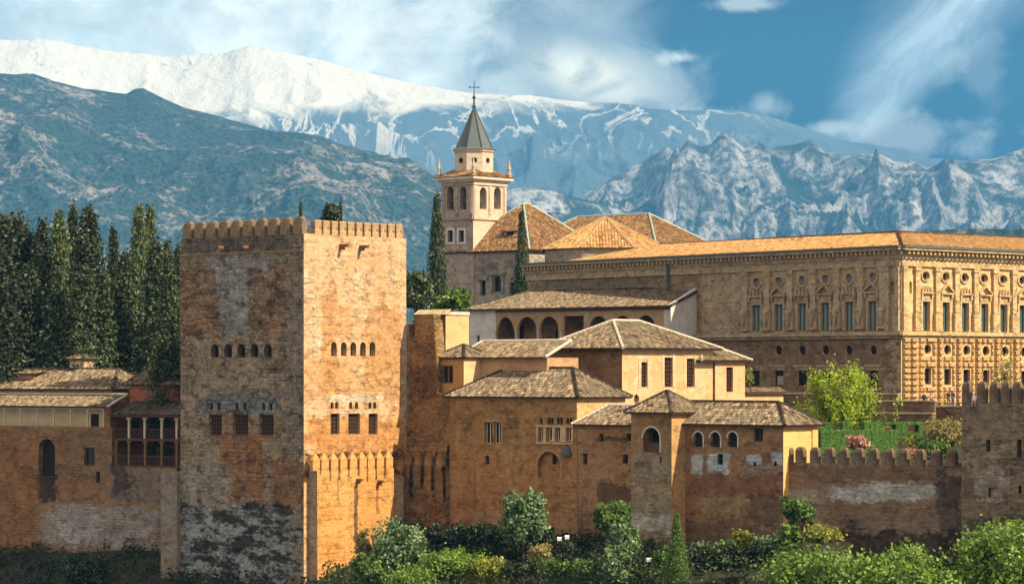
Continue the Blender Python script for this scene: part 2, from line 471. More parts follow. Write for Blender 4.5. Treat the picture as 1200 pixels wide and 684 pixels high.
def tile_mat(name, stops, lichen=(0.21, 0.185, 0.135), lich=0.45):
    m, nt, b = new_mat(name, 0.9)
    at = nt.n('ShaderNodeAttribute', attribute_name='tint')
    g = nt.n('ShaderNodeNewGeometry').outputs['Position']
    col = nt.ramp(at.outputs['Fac'], stops)
    n = nt.noise(g, 0.35, 6, 0.65)
    f = nt.noise(g, 2.4, 4, 0.7)
    col = nt.mix(nt.math('MULTIPLY', nt.step(n, 0.45, 0.65), lich), col, lichen)
    col = nt.mix(nt.math('MULTIPLY', nt.step(f, 0.62, 0.38), 0.55), col, nt.mix(1.0, col, (0.4, 0.38, 0.36), 'MULTIPLY'))
    nt.link(col, b.inputs['Base Color'])
    return m

def leaf_mat(name, stops, trans=0.35, rough=0.55):
    m, nt, b = new_mat(name, rough)
    b.inputs['Specular IOR Level'].default_value = 0.35
    at = nt.n('ShaderNodeAttribute', attribute_name='tint')
    col = nt.ramp(at.outputs['Fac'], stops)
    nt.link(col, b.inputs['Base Color'])
    tr = nt.n('ShaderNodeBsdfTranslucent'); nt.link(nt.mix(1.0, col, (1.25, 1.3, 0.7), 'MULTIPLY'), tr.inputs[0])
    mx = nt.n('ShaderNodeMixShader'); mx.inputs[0].default_value = trans
    out = m.node_tree.nodes['Material Output']
    nt.link(b.outputs[0], mx.inputs[1]); nt.link(tr.outputs[0], mx.inputs[2]); nt.link(mx.outputs[0], out.inputs[0])
    return m

M = {}
M['glass'] = new_mat('dark_window_glass', 0.25)[0]
M['glass'].node_tree.nodes['Principled BSDF'].inputs['Base Color'].default_value = (0.012, 0.012, 0.013, 1)
M['void'] = simple('dark_room', (0.018, 0.014, 0.011), 1.0)
M['teal_glass'] = new_mat('old_green_glass', 0.2)[0]
_b = M['teal_glass'].node_tree.nodes['Principled BSDF']
_b.inputs['Base Color'].default_value = (0.05, 0.095, 0.09, 1); _b.inputs['Specular IOR Level'].default_value = 0.5
M['grey_glass'] = new_mat('pale_round_glass', 0.25)[0]
M['grey_glass'].node_tree.nodes['Principled BSDF'].inputs['Base Color'].default_value = (0.17, 0.19, 0.21, 1)
M['wood'] = simple('dark_brown_wood', (0.085, 0.04, 0.022), 0.75, 0.4, 4)
M['wood_mid'] = simple('weathered_wood', (0.16, 0.085, 0.045), 0.8, 0.4, 4)
M['marble'] = simple('pale_marble', (0.44, 0.38, 0.30), 0.5, 0.15, 2)
M['lime'] = simple('lime_mortar', (0.48, 0.42, 0.32), 0.95, 0.35, 2)
M['white_wall'] = wall_mat('white_limewash', (0.66, 0.62, 0.58), (0.58, 0.52, 0.46), (0.72, 0.69, 0.66), (0.36, 0.30, 0.25), strata=.1, streak=.2, light_at=.7, dark_at=.68, fine=.2, bmp=.02)
M['iron'] = simple('green_grey_lead', (0.06, 0.075, 0.07), 0.5, 0.3, 3)
M['slate'] = simple('lead_grey_slate', (0.085, 0.10, 0.105), 0.55, 0.35, 2.5)
M['greentile'] = simple('glazed_green_white_tile', (0.33, 0.38, 0.34), 0.4, 0.5, 5)
M['white'] = simple('white_paint', (0.75, 0.75, 0.72), 0.6, 0.1, 2)
M['bronze'] = simple('bronze', (0.05, 0.042, 0.03), 0.45, 0.3, 3)
T_OLD = [(0.0, (0.06, 0.042, 0.028)), (0.35, (0.16, 0.112, 0.068)), (0.7, (0.29, 0.212, 0.13)), (1.0, (0.45, 0.345, 0.215))]
T_ORG = [(0.0, (0.22, 0.11, 0.04)), (0.4, (0.44, 0.235, 0.085)), (0.75, (0.56, 0.33, 0.13)), (1.0, (0.66, 0.43, 0.2))]
T_BRN = [(0.0, (0.08, 0.045, 0.024)), (0.4, (0.19, 0.105, 0.048)), (0.75, (0.30, 0.17, 0.075)), (1.0, (0.42, 0.26, 0.125))]
M['tile'] = tile_mat('old_clay_tile', T_OLD)
M['tile_dark'] = tile_mat('dark_clay_tile', [(p, tuple(x * .5 for x in c)) for p, c in T_OLD])
M['tile_orange'] = tile_mat('orange_clay_tile', T_ORG, (0.55, 0.36, 0.16), .35)
M['tile_brown'] = tile_mat('brown_clay_tile', T_BRN, (0.30, 0.18, 0.09), .35)
M['tile_pale'] = tile_mat('pale_clay_tile', [(0, (.42, .29, .16)), (.5, (.6, .44, .26)), (1, (.72, .56, .36))])
M['earth'] = simple('dark_soil', (0.085, 0.055, 0.032), 1.0, 0.5, 0.6)
M['bark'] = simple('bark', (0.09, 0.065, 0.045), 1.0, 0.4, 3)
M['leaf_cypress'] = leaf_mat('cypress_leaf', [(0, (.012, .020, .008)), (.5, (.034, .052, .017)), (1, (.105, .125, .036))], .12)
M['leaf_pine_backrow'] = leaf_mat('dark_pine_and_back_row_leaf', [(0, (.010, .016, .008)), (.5, (.026, .038, .014)), (1, (.075, .085, .03))], .12)
M['leaf_poplar'] = leaf_mat('poplar_leaf', [(0, (.03, .05, .018)), (.5, (.075, .105, .036)), (1, (.18, .22, .075))], .25)
M['leaf_lime'] = leaf_mat('spring_leaf', [(0, (.09, .15, .012)), (.5, (.27, .36, .02)), (1, (.50, .55, .05))], .45)
M['leaf_mid'] = leaf_mat('mid_green_leaf', [(0, (.03, .06, .015)), (.5, (.085, .155, .032)), (1, (.19, .28, .06))], .3)
M['leaf_grey'] = leaf_mat('blue_green_leaf', [(0, (.03, .06, .025)), (.5, (.105, .175, .07)), (1, (.29, .38, .19))], .25)
M['leaf_fresh'] = leaf_mat('fresh_green_leaf', [(0, (.03, .07, .010)), (.5, (.115, .20, .025)), (1, (.32, .41, .07))], .3)
M['leaf_dark'] = leaf_mat('dark_undergrowth_leaf', [(0, (.010, .016, .008)), (.5, (.022, .034, .014)), (1, (.05, .07, .025))], .15)
M['leaf_yellow'] = leaf_mat('yellow_green_leaf', [(0, (.08, .10, .015)), (.5, (.22, .24, .035)), (1, (.42, .40, .08))], .3)
M['leaf_dry'] = leaf_mat('dry_olive_leaf', [(0, (.14, .11, .04)), (.5, (.25, .21, .07)), (1, (.38, .33, .13))], .3)
M['leaf_pink'] = leaf_mat('dry_pink_blossom', [(0, (.2, .09, .06)), (.5, (.38, .2, .14)), (1, (.5, .32, .24))], .25)
M['hedge'] = leaf_mat('clipped_hedge_leaf', [(0, (.035, .10, .02)), (.5, (.075, .19, .035)), (1, (.14, .28, .06))], .25)
M['leaf_under'] = leaf_mat('slope_undergrowth_leaf', [(0, (.012, .022, .008)), (.4, (.035, .06, .016)), (.75, (.10, .14, .03)), (1, (.22, .26, .06))], .2)
M['left_glass'] = new_mat('pale_green_glass', 0.3)[0]
M['left_glass'].node_tree.nodes['Principled BSDF'].inputs['Base Color'].default_value = (.17, .215, .20, 1)  # paler glass colour for the left front's upper windows
def hedge_face():
    m, nt, b = new_mat('clipped_hedge_face', 1.0)
    g = nt.n('ShaderNodeNewGeometry').outputs['Position']
    n = nt.noise(nt.mapping(g, (3.2, 3.2, .5)), 1.0, 5, .65); f = nt.noise(g, 9, 4, .7)
    col = nt.mix(nt.step(n, .35, .65), (.045, .095, .018), (.10, .18, .035))
    nt.link(nt.mix(nt.step(f, .5, .35), col, (.03, .085, .018)), b.inputs['Base Color']); bump(nt, b, nt.math('ADD', f, n), .12)
    return m
M['hedge_face'] = hedge_face()
M['pinnacle_stone'] = simple('grey_pinnacle_stone', (.36, .30, .23), .9, .3, 3)
# ------------------------------------------------------------------ array meshes: tiles, leaves
def array_mesh(name, quads, tint, mat, parent=None, smooth=False):
    """quads (N,4,3) world coordinates, tint (N,)"""
    org = world_loc(parent) if parent is not None else Vector((0, 0, 0))
    n = len(quads)
    me = bpy.data.meshes.new(name)
    me.vertices.add(n * 4); me.loops.add(n * 4); me.polygons.add(n)
    me.vertices.foreach_set('co', (quads.reshape(-1, 3) - np.array(org)).astype(np.float32).ravel())
    me.loops.foreach_set('vertex_index', np.arange(n * 4, dtype=np.int32))
    me.polygons.foreach_set('loop_start', np.arange(0, n * 4, 4, dtype=np.int32))
    a = me.attributes.new('tint', 'FLOAT', 'FACE'); a.data.foreach_set('value', tint.astype(np.float32))
    me.materials.append(mat)
    me.update(calc_edges=True)
    o = bpy.data.objects.new(name, me); C.objects.link(o)
    if parent is not None: o.parent = parent
    return o

def slope_quads(A, B, Cc, Dd, rng, pu=0.30, pv=0.46, low=None):
    """real barrel tiles on a roof slope: eave A->B (left to right from outside), ridge Dd->Cc above it"""
    A, B, Cc, Dd = [np.array(x, float) for x in (A, B, Cc, Dd)]
    L = np.linalg.norm(B - A); e1 = (B - A) / L
    up = (Cc + Dd) / 2 - A; e2 = up - e1 * up.dot(e1); Hh = np.linalg.norm(e2); e2 /= Hh
    e3 = np.cross(e1, e2)
    if e3[2] < 0: e3 = -e3
    ud, uc = (Dd - A).dot(e1), (Cc - A).dot(e1)
    nc = max(2, int(L / pu)); pu = L / nc
    out, tint = [], []
    us = (np.arange(nc) + 0.5) * pu
    for u in us:
        vm = Hh
        if ud > 1e-3 and u < ud: vm = Hh * u / ud
        if uc < L - 1e-3 and u > uc: vm = min(vm, Hh * (L - u) / (L - uc))
        vlo = 0.0
        if ud < -1e-3: vlo = 0.0
        k = max(1, int(math.ceil((vm - vlo) / pv)))
        v0 = vlo + np.arange(k) * pv
        v1 = np.minimum(v0 + pv * 1.06, vm)
        jit = rng.normal(0, 0.018, k); hj = rng.uniform(-0.008, 0.012, k)
        t = np.clip(rng.normal(0.5, 0.24, k), 0, 1)
        wv = pu * 0.36
        prof = [(-wv, 0.0), (-wv * 0.55, 0.085), (wv * 0.55, 0.085), (wv, 0.0)]
        for (a0, h0), (a1, h1) in zip(prof, prof[1:]):
            q = np.empty((k, 4, 3))
            lo, hi = 0.035, 0.0
            for j, (a, h, v, dz, sc_) in enumerate(((a0, h0, v0, lo, 1.06), (a1, h1, v0, lo, 1.06), (a1, h1, v1, hi, .92), (a0, h0, v1, hi, .92))):
                q[:, j] = A + np.outer(u + a * sc_ + jit, e1) + np.outer(v, e2) + np.outer(h + dz + hj, e3)
            out.append(q); tint.append(t)
        # channel between covers
        q = np.empty((k, 4, 3)); cu = u + pu / 2
        if cu < L:
            vm2 = Hh
            if ud > 1e-3 and cu < ud: vm2 = Hh * cu / ud
            if uc < L - 1e-3 and cu > uc: vm2 = min(vm2, Hh * (L - cu) / (L - uc))
            va, vb = np.minimum(v0, vm2), np.minimum(v0 + pv, vm2)
            for j, (a, v, dz) in enumerate(((-pu * .2, va, .03), (pu * .2, va, .03), (pu * .2, vb, .005), (-pu * .2, vb, .005))):
                q[:, j] = A + np.outer(np.full(k, cu + a), e1) + np.outer(v, e2) + np.outer(np.full(k, dz), e3)
            out.append(q); tint.append(np.clip(t * 0.6, 0, 1))  # channels tinted darker: shade between the covers put into colour
    # deck under the tiles
    deck = np.array([[A, B, Cc, Dd]]) - e3 * 0.02
    out.append(deck); tint.append(np.array([0.1]))
    return np.concatenate(out), np.concatenate(tint)

def ridge_caps(mb, p, q, r=0.17, step=0.42, m=0, rise=0.06):
    p, q = Vector(p), Vector(q); d = q - p; n = max(1, int(d.length / step))
    for i in range(n):
        a = p + d * (i / n); b = p + d * ((i + 1.08) / n)
        z = Vector((0, 0, rise))
        mb.tube([a + z, b + z], [r * 1.08, r * 0.86], 7, m)

RNG = np.random.default_rng(7)
def hip_roof(parent, N, uL, lL, uR, lR, z, rise, over=0.6, mat='tile', ridge='L', insets=None, capm='lime', pu=0.30, eave=0.16, gable_near=False):
    """hip roof over the footprint N, N+uL*lL, N+uR*lR; eave height z; ridge runs along 'L' or 'R'"""
    n = N - uL * over - uR * over
    a, b = lL + 2 * over, lR + 2 * over
    def G(s, t, h): return V3(n + uL * s + uR * t, z + h)
    if ridge == 'L':
        i0, i1 = insets if insets else (b / 2, b / 2)
        i0, i1 = min(i0, a / 2), min(i1, a / 2)
        r0, r1 = G(i0, b / 2, rise), G(a - i1, b / 2, rise)
    else:
        i0, i1 = insets if insets else (a / 2, a / 2)
        i0, i1 = min(i0, b / 2), min(i1, b / 2)
        r0, r1 = G(a / 2, i0, rise), G(a / 2, b - i1, rise)
    c0, cL, cR, cB = G(0, 0, 0), G(a, 0, 0), G(0, b, 0), G(a, b, 0)
    if ridge == 'L':
        sl = [(cL, c0, r0, r1), (c0, cR, r0, r0), (cR, cB, r1, r0), (cB, cL, r1, r1)]
        hips = [(c0, r0), (cR, r0), (cL, r1), (cB, r1), (r0, r1)]
    else:
        sl = [(cL, c0, r0, r0), (c0, cR, r1, r0), (cR, cB, r1, r1), (cB, cL, r0, r1)]
        hips = [(c0, r0), (cL, r0), (cR, r1), (cB, r1), (r0, r1)]
    Q, T = zip(*[slope_quads(*s, RNG, pu=pu) for s in sl])
    o = array_mesh('roof', np.concatenate(Q), np.concatenate(T), M[mat], parent)
    mb = MB()
    for p, q in hips:
        if (p - q).length > 0.3: ridge_caps(mb, p, q)
    k = mb.build('ridge_tile_line', M[capm], parent)
    k.parent = o
    # eave board under the tiles
    mb = MB()
    e = 0.12
    mb.poly([G(e, e, -0.05), G(e, b - e, -0.05), G(a - e, b - e, -0.05), G(a - e, e, -0.05)])
    for p, q in ((G(a - e, e, 0), G(e, e, 0)), (G(e, e, 0), G(e, b - e, 0)), (G(e, b - e, 0), G(a - e, b - e, 0)), (G(a - e, b - e, 0), G(a - e, e, 0))):
        lo = Vector((0, 0, -eave))
        mb.poly([p + lo, q + lo, q - Vector((0, 0, .03)), p - Vector((0, 0, .03))])
    mb.poly([G(a - e, e, -eave), G(a - e, b - e, -eave), G(e, b - e, -eave), G(e, e, -eave)])
    k = mb.build('eave_board', M['wood'], parent); k.parent = o
    return o

def mono_roof(parent, A, B, Cc, Dd, mat='tile', capm='lime', pu=0.30, caps=True, fascia=True):
    Q, T = slope_quads(A, B, Cc, Dd, RNG, pu=pu)
    o = array_mesh('roof', Q, T, M[mat], parent)
    if caps:
        mb = MB()
        for p, q in ((Dd, Cc), (A, Dd), (B, Cc)):
            if (Vector(p) - Vector(q)).length > 0.3: ridge_caps(mb, p, q)
        k = mb.build('ridge_tile_line', M[capm], parent); k.parent = o
    if fascia:
        mb = MB(); A, B, Cc, Dd = [Vector(x) for x in (A, B, Cc, Dd)]
        lo = Vector((0, 0, -0.16)); i = Vector((0, 0, -0.03))
        mb.poly([A + lo, B + lo, B + i, A + i]); mb.poly([A + lo, Dd + lo, Cc + lo, B + lo])
        k = mb.build('eave_board', M['wood'], parent); k.parent = o
    return o

def block(parent, A, N, B, z0, z1, mats, opsL=(), opsR=(), name='wall', top=True, zL0=None):
    """rectangular building body: left face A-N, right face N-B, plain back faces"""
    fl, fr = Face(A, N), Face(N, B)
    K = A + B - N
    mb = MB()
    wall_face(mb, fl, z0, z1, opsL, 0); wall_face(mb, fr, z0, z1, opsR, 1 if len(mats) > 1 else 0)
    wall_face(mb, Face(B, K), z0, z1, (), 0); wall_face(mb, Face(K, A), z0, z1, (), 1 if len(mats) > 1 else 0)
    if top: mb.poly([V3(A, z1), V3(N, z1), V3(B, z1), V3(K, z1)], 0)
    return mb.build(name, mats, parent)

def leaf_quads(cent, size, rng, flat=0.0, aspect=1.5, out=None, outw=0.0):
    """one bent-free leaf clump face per centre, random orientation, optionally biased to face outwards"""
    n = len(cent)
    nm = rng.normal(size=(n, 3))
    if out is not None: nm = nm + out * outw
    nm[:, 2] += flat
    nm /= np.linalg.norm(nm, axis=1)[:, None] + 1e-9
    r = rng.normal(size=(n, 3)); a = np.cross(nm, r); a /= np.linalg.norm(a, axis=1)[:, None] + 1e-9
    b = np.cross(nm, a)
    s = (size * rng.uniform(0.6, 1.35, n))[:, None]
    q = np.empty((n, 4, 3))
    q[:, 0] = cent - a * s * aspect * .5; q[:, 1] = cent + b * s * .5
    q[:, 2] = cent + a * s * aspect * .5; q[:, 3] = cent - b * s * .5
    return q

def clumps(points, outs, per, spread, size, rng, tint_sd=0.16, zs=1.0, outw=1.2, tops=0.0):
    """a spray of leaf faces round every point; tint varies from clump to clump"""
    n = len(points)
    sp = np.asarray(spread)
    if sp.ndim == 0: sp = np.full(n, float(sp))
    c = np.repeat(points, per, 0) + rng.normal(size=(n * per, 3)) * np.repeat(sp, per)[:, None] * np.array([1, 1, zs]) * .5
    t = np.repeat(rng.normal(0.47, tint_sd * 1.15, n), per) + rng.normal(0, 0.075, n * per)
    q = leaf_quads(c, size, rng, out=np.repeat(outs, per, 0), outw=outw)
    return q, np.clip(t, 0, 1)

def cypress_mesh(h, r, seed, size=0.21, per=36, n=430, ragged=0.18, power=0.75, belly=0.25):
    rng = np.random.default_rng(seed)
    t = np.clip(1 - np.sqrt(rng.uniform(0, 1, n)) * 1.0, 0, 1) ** 0.85
    t = np.concatenate([t, rng.uniform(0.75, 1.0, n // 8)])
    m = len(t); a = rng.uniform(0, 2 * np.pi, m)
    prof = r * np.where(t < belly, 0.82 + 0.18 * t / belly, np.clip((1 - t) / (1 - belly), 0, 1) ** power)
    lob = 1 + ragged * (np.sin(a * 3 + t * 9 + seed) + np.sin(a * 5 - t * 23 + seed * 2)) * 0.6 + rng.normal(0, ragged * .45, m)
    rr = prof * np.clip(lob, 0.45, 1.4) * rng.uniform(0.72, 1.0, m)
    p = np.stack([rr * np.cos(a), rr * np.sin(a), 0.4 + t * (h - 0.4)], 1)
    o = np.stack([np.cos(a), np.sin(a), np.full(m, 0.45)], 1)
    sp = 0.45 + 0.42 * prof / r * min(1.6, r)
    q, ti = clumps(p, o, per, sp, size, rng, zs=1.5, outw=1.0)
    # dense dark heart so the crown does not read as lace
    k = 1600
    tt = rng.uniform(0, 0.95, k); aa = rng.uniform(0, 2 * np.pi, k)
    pr = r * np.where(tt < belly, .8, np.clip((1 - tt) / (1 - belly), 0, 1) ** power) * .68
    c = np.stack([pr * np.cos(aa), pr * np.sin(aa), 0.4 + tt * (h - .4)], 1)
    q2 = leaf_quads(c, size * 2.6, rng, out=np.stack([np.cos(aa), np.sin(aa), 0 * aa], 1), outw=3)
    return np.concatenate([q, q2]), np.concatenate([ti, rng.uniform(0, .25, k)])

def lobed_mesh(lobes, n, per, size, seed, spread=0.6, squash=1.0, tint_sd=.18, fill=0.25, outw=1.0):
    """crown from several leafy masses (x, y, z, rx, rz); clumps sit on and under the surface of each mass"""
    rng = np.random.default_rng(seed)
    P_, O_ = [], []
    ar = np.array([l[3] ** 2 for l in lobes]); ar = ar / ar.sum()
    for (x, y, z, rx, rz), f in zip(lobes, ar):
        k = max(8, int(n * f))
        d = rng.normal(size=(k, 3)); d /= np.linalg.norm(d, axis=1)[:, None]
        s = np.where(rng.uniform(size=k) < fill, rng.uniform(.35, .85, k), rng.uniform(.85, 1.08, k))
        bmp = 1 + .16 * np.sin(d[:, 0] * 7 + seed) * np.sin(d[:, 1] * 6 + z) + .1 * np.sin(d[:, 2] * 11 + x)
        P_.append(np.array([x, y, z]) + d * np.array([rx, rx, rz]) * (s * bmp)[:, None]); O_.append(d + np.array([0, 0, .4]))
    return clumps(np.concatenate(P_), np.concatenate(O_), per, spread, size, rng, tint_sd=tint_sd, outw=outw)

def trunk_mb(base, h, r, lean=(0, 0), limbs=0, seed=0, spread=1.5):
    rnd = random.Random(seed); mb = MB(); b = Vector(base)
    pts = [b + Vector((lean[0] * t + rnd.uniform(-.05, .05) * h * .2, lean[1] * t, h * t)) for t in (0, .25, .5, .75, 1)]
    mb.tube(pts, [r * 1.25, r, r * .85, r * .65, r * .35], 8)
    for i in range(limbs):
        s = pts[2 + i % 2]; a = 2 * math.pi * (i / limbs + rnd.uniform(-.08, .08))
        e = s + Vector((math.cos(a) * spread, math.sin(a) * spread, h * rnd.uniform(.25, .5)))
        mid = (s + e) / 2 + Vector((0, 0, -.08 * h))
        mb.tube([s, mid, e], [r * .5, r * .36, r * .12], 6)
    return mb

def plant(name, label, cat, loc, crown, mat, trunk=None, group=None, crown_name='crown'):
    t = thing(name, label, cat, loc, group)
    q, ti = crown
    array_mesh(crown_name, q + np.array(loc), ti, M[mat], t)
    if trunk is not None: trunk.build('trunk', M['bark'], t)
    return t
# ------------------------------------------------------------------ building footprints (plan positions in metres)
TN = pt(356, 300.0)                       # tower, near corner
TA = to(TN, UL, 211.5); TB = to(TN, UR, 476)
W0 = TB                                   # the north wall starts in the corner behind the tower
E = -UL                                   # along the wall, rightwards and nearer
NL = Vector((E.y, -E.x)); NR = Vector((UR.y, -UR.x))
def wallpt(px): return to(W0, E, px)

def patch(face, x0, x1, y0, y1, col, amt=0.9, edge=1.0):
    return (face.uw(x0), face.uw(x1), face.z_at((x0 + x1) / 2, y1), face.z_at((x0 + x1) / 2, y0), col, amt, edge)

def merlon_mesh(kind, w, t, h, seed):
    """origin at the middle of the base; x along the wall, y through it"""
    rnd = random.Random(seed); mb = MB()
    j = lambda s=.03: rnd.uniform(-s, s)
    if kind == 'pyramid':
        hb = h * .68
        b = [Vector((sx * w / 2 + j(), sy * t / 2 + j(), 0)) for sx, sy in ((-1, -1), (1, -1), (1, 1), (-1, 1))]
        c = [Vector((sx * w / 2 * .97 + j(), sy * t / 2 * .97 + j(), hb + j())) for sx, sy in ((-1, -1), (1, -1), (1, 1), (-1, 1))]
        d = [Vector((sx * w * .26 + j(), sy * t * .22 + j(), h + j())) for sx, sy in ((-1, -1), (1, -1), (1, 1), (-1, 1))]
        rings = [b, c, d]
    elif kind == 'pointed':
        b = [Vector((sx * w / 2 + j(), sy * t / 2 + j(), 0)) for sx, sy in ((-1, -1), (1, -1), (1, 1), (-1, 1))]
        c = [v + Vector((0, 0, h * .6)) for v in b]
        d = [Vector((sx * .05 + j(), sy * t * .08, h)) for sx, sy in ((-1, -1), (1, -1), (1, 1), (-1, 1))]
        rings = [b, c, d]
    elif kind == 'flat':
        b = [Vector((sx * w / 2 + j(), sy * t / 2 + j(), 0)) for sx, sy in ((-1, -1), (1, -1), (1, 1), (-1, 1))]
        c = [v * .99 + Vector((0, 0, h * .9 + j())) for v in b]
        d = [Vector((v.x * .86, v.y * .86, h + j(.02))) for v in b]
        rings = [b, c, d]
    else:  # rounded
        rings = []
        for k, f in ((0, 1), (.6, .99), (.78, .92), (.9, .76), (1, .45)):
            rings.append([Vector((sx * w / 2 * f + j(.02), sy * t / 2 * (1 if k < .7 else f + .1) + j(.02), h * k)) for sx, sy in ((-1, -1), (1, -1), (1, 1), (-1, 1))])
    for a, b in zip(rings, rings[1:]):
        for k in range(4): mb.poly([a[k], a[(k + 1) % 4], b[(k + 1) % 4], b[k]])
    mb.poly(rings[-1])
    return mb
def merlons(parent, kind, face, sl, z, w, t, h, mat, seeds=3, back=None):
    """a row of merlons along a face at distances sl, shared meshes"""
    ang = math.atan2(face.u.y, face.u.x); pl = world_loc(parent); protos = []
    for k in range(seeds):
        o = merlon_mesh(kind, w, t, h, k * 7 + int(w * 100)).build('merlon', mat, None)
        protos.append(o)
    for i, s in enumerate(sl):
        o = protos[i] if i < seeds else protos[i % seeds].copy()
        if i >= seeds: C.objects.link(o)
        o.parent = parent
        o.location = face.P(s, z, -(t / 2 + .02) if back is None else back) - pl
        o.rotation_euler = (0, 0, ang)
    for o in protos[len(sl):]: bpy.data.objects.remove(o)

# ------------------------------------------------------------------ the great tower
def build_tower():
    fl, fr = Face(TA, TN), Face(TN, TB)
    zg = -27.0
    ztop = zz(273.5, 300)
    t = thing('square_tower', 'huge square crenellated tower, one face shadowed grey and the other lit orange', 'tower', V3(TN, zg))
    GREY = (.30, .29, .27)
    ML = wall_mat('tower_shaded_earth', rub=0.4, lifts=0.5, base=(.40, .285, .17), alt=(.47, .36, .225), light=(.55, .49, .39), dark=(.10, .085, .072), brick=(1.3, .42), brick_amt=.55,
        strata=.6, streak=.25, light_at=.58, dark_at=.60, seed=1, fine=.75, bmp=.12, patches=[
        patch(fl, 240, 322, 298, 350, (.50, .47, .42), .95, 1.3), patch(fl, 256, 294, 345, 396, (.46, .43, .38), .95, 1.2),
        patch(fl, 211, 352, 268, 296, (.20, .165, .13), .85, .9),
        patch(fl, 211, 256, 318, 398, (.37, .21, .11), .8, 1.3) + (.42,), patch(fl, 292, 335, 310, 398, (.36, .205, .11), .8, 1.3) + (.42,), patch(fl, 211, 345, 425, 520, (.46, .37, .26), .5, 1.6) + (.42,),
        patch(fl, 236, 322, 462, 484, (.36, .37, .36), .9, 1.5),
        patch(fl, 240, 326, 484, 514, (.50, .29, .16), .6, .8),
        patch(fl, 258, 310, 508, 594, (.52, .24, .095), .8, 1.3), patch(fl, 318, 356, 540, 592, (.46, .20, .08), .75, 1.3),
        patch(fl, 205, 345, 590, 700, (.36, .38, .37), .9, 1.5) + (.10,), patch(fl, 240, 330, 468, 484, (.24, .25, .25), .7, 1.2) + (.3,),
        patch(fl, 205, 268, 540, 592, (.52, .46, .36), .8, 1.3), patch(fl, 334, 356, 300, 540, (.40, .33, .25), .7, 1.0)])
    MR = wall_mat('tower_sunlit_earth', rub=0.1, lifts=0.4, base=(.62, .385, .20), alt=(.64, .445, .26), light=(.72, .57, .38), dark=(.30, .15, .06), brick=(1.1, .45), brick_amt=.16,  # brighter orange copy for the sunlit face, sun put into its colour
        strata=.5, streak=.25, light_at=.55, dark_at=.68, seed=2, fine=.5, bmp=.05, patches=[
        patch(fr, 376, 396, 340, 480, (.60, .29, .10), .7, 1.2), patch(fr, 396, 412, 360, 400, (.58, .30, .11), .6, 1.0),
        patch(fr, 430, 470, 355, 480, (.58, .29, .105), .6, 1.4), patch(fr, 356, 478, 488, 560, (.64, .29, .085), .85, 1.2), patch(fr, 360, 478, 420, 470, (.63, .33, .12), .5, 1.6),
        patch(fr, 380, 450, 462, 472, (.66, .57, .43), .7, .7), patch(fr, 358, 466, 530, 556, (.085, .045, .02), .9, .25)])  # last patch paints shade dark behind the bastion's merlon gaps
    opsL = [Op(fl, x - 4.6, x + 4.6, 402.8, 418.6, 'arch', .7) for x in (251.7, 267.2, 282.6, 298, 313.8)]
    opsR = [Op(fr, x - 3.3, x + 3.3, 400.6, 416.8, 'arch', .7) for x in (391.3, 402.9, 414.1, 425.4, 436.6)]
    latL = [Op(fl, a, b, 485, 510, 'rect', .45, 'lattice') for a, b in ((245, 260), (273, 291), (304, 320.5))]
    latR = [Op(fr, a, b, 484.3, 508.7, 'rect', .45, 'lattice') for a, b in ((387.5, 398), (408.2, 422), (432, 442.6))]
    smL = [Op(fl, x - 2.1, x + 2.1, 471.5, 480, 'arch', .3) for x in (247.4, 256.3, 277.4, 286.6, 308.6, 316.8)]
    smR = [Op(fr, x - 1.9, x + 1.9, 470.8, 478.6, 'arch', .3) for x in (389.2, 394.6, 411, 418, 433.6, 439.2)]
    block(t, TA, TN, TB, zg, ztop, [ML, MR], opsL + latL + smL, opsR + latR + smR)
    for o in opsL + opsR + smL + smR: window_part(o, t, [M['void']])
    for o in latL + latR: window_part(o, t, [M['void'], M['wood']])
    # parapet merlons on all four sides
    MP = wall_mat('tower_parapet_shaded', (.27, .175, .10), (.34, .235, .14), (.46, .37, .26), (.09, .065, .045), strata=.4, seed=3, dark_at=.58, bscale=.4)
    hm = zz(258, 300) - ztop
    nl, nr = 10, 11
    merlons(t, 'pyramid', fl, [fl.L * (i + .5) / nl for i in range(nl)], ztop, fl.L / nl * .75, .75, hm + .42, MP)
    MPR = wall_mat('tower_parapet_sunlit', (.52, .33, .17), (.58, .39, .21), (.62, .48, .3), (.2, .12, .07), strata=.2, seed=3.3, bscale=.4)  # brighter copy of the parapet, sunlight put into its colour
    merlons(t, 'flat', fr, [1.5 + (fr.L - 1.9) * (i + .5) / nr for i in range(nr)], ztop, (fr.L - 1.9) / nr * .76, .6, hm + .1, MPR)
    K = TA + TB - TN
    fb = Face(TB, K); fk = Face(K, TA)
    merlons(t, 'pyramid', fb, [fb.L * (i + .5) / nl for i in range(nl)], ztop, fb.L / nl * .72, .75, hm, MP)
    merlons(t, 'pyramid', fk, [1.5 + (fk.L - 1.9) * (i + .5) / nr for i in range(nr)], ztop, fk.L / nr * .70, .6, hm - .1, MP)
    # worn band below the parapet and timber spouts
    mb = MB()
    fl.box(mb, 0.02, fl.L + .1, zz(297, 305), zz(294.4, 305), 0.003, .12)
    mb.build('string_course', MP, t)
    for f, lst in ((fl, ((265.5, 290), (294.5, 289.5))), (fr, ((399, 288), (422, 289.3)))):
        for x, y in lst:
            mb = MB(); s = f.s_at(x); z = f.z_at(x, y)
            f.box(mb, s - .16, s + .16, z - .16, z + .16, -.2, 1.25)
            f.box(mb, s - .12, s + .12, z - .42, z - .163, -.2, .55)
            mb.build('water_spout', M['wood_mid'], t)
    # low buttress at the far left foot
    A2 = to(TA, UL, 192.5); n2 = TA + UL * 0.0
    fb2 = Face(A2 + NL * .5, TA + NL * .5)
    mb = MB()
    wall_face(mb, fb2, zg, fb2.z_at(200, 553))
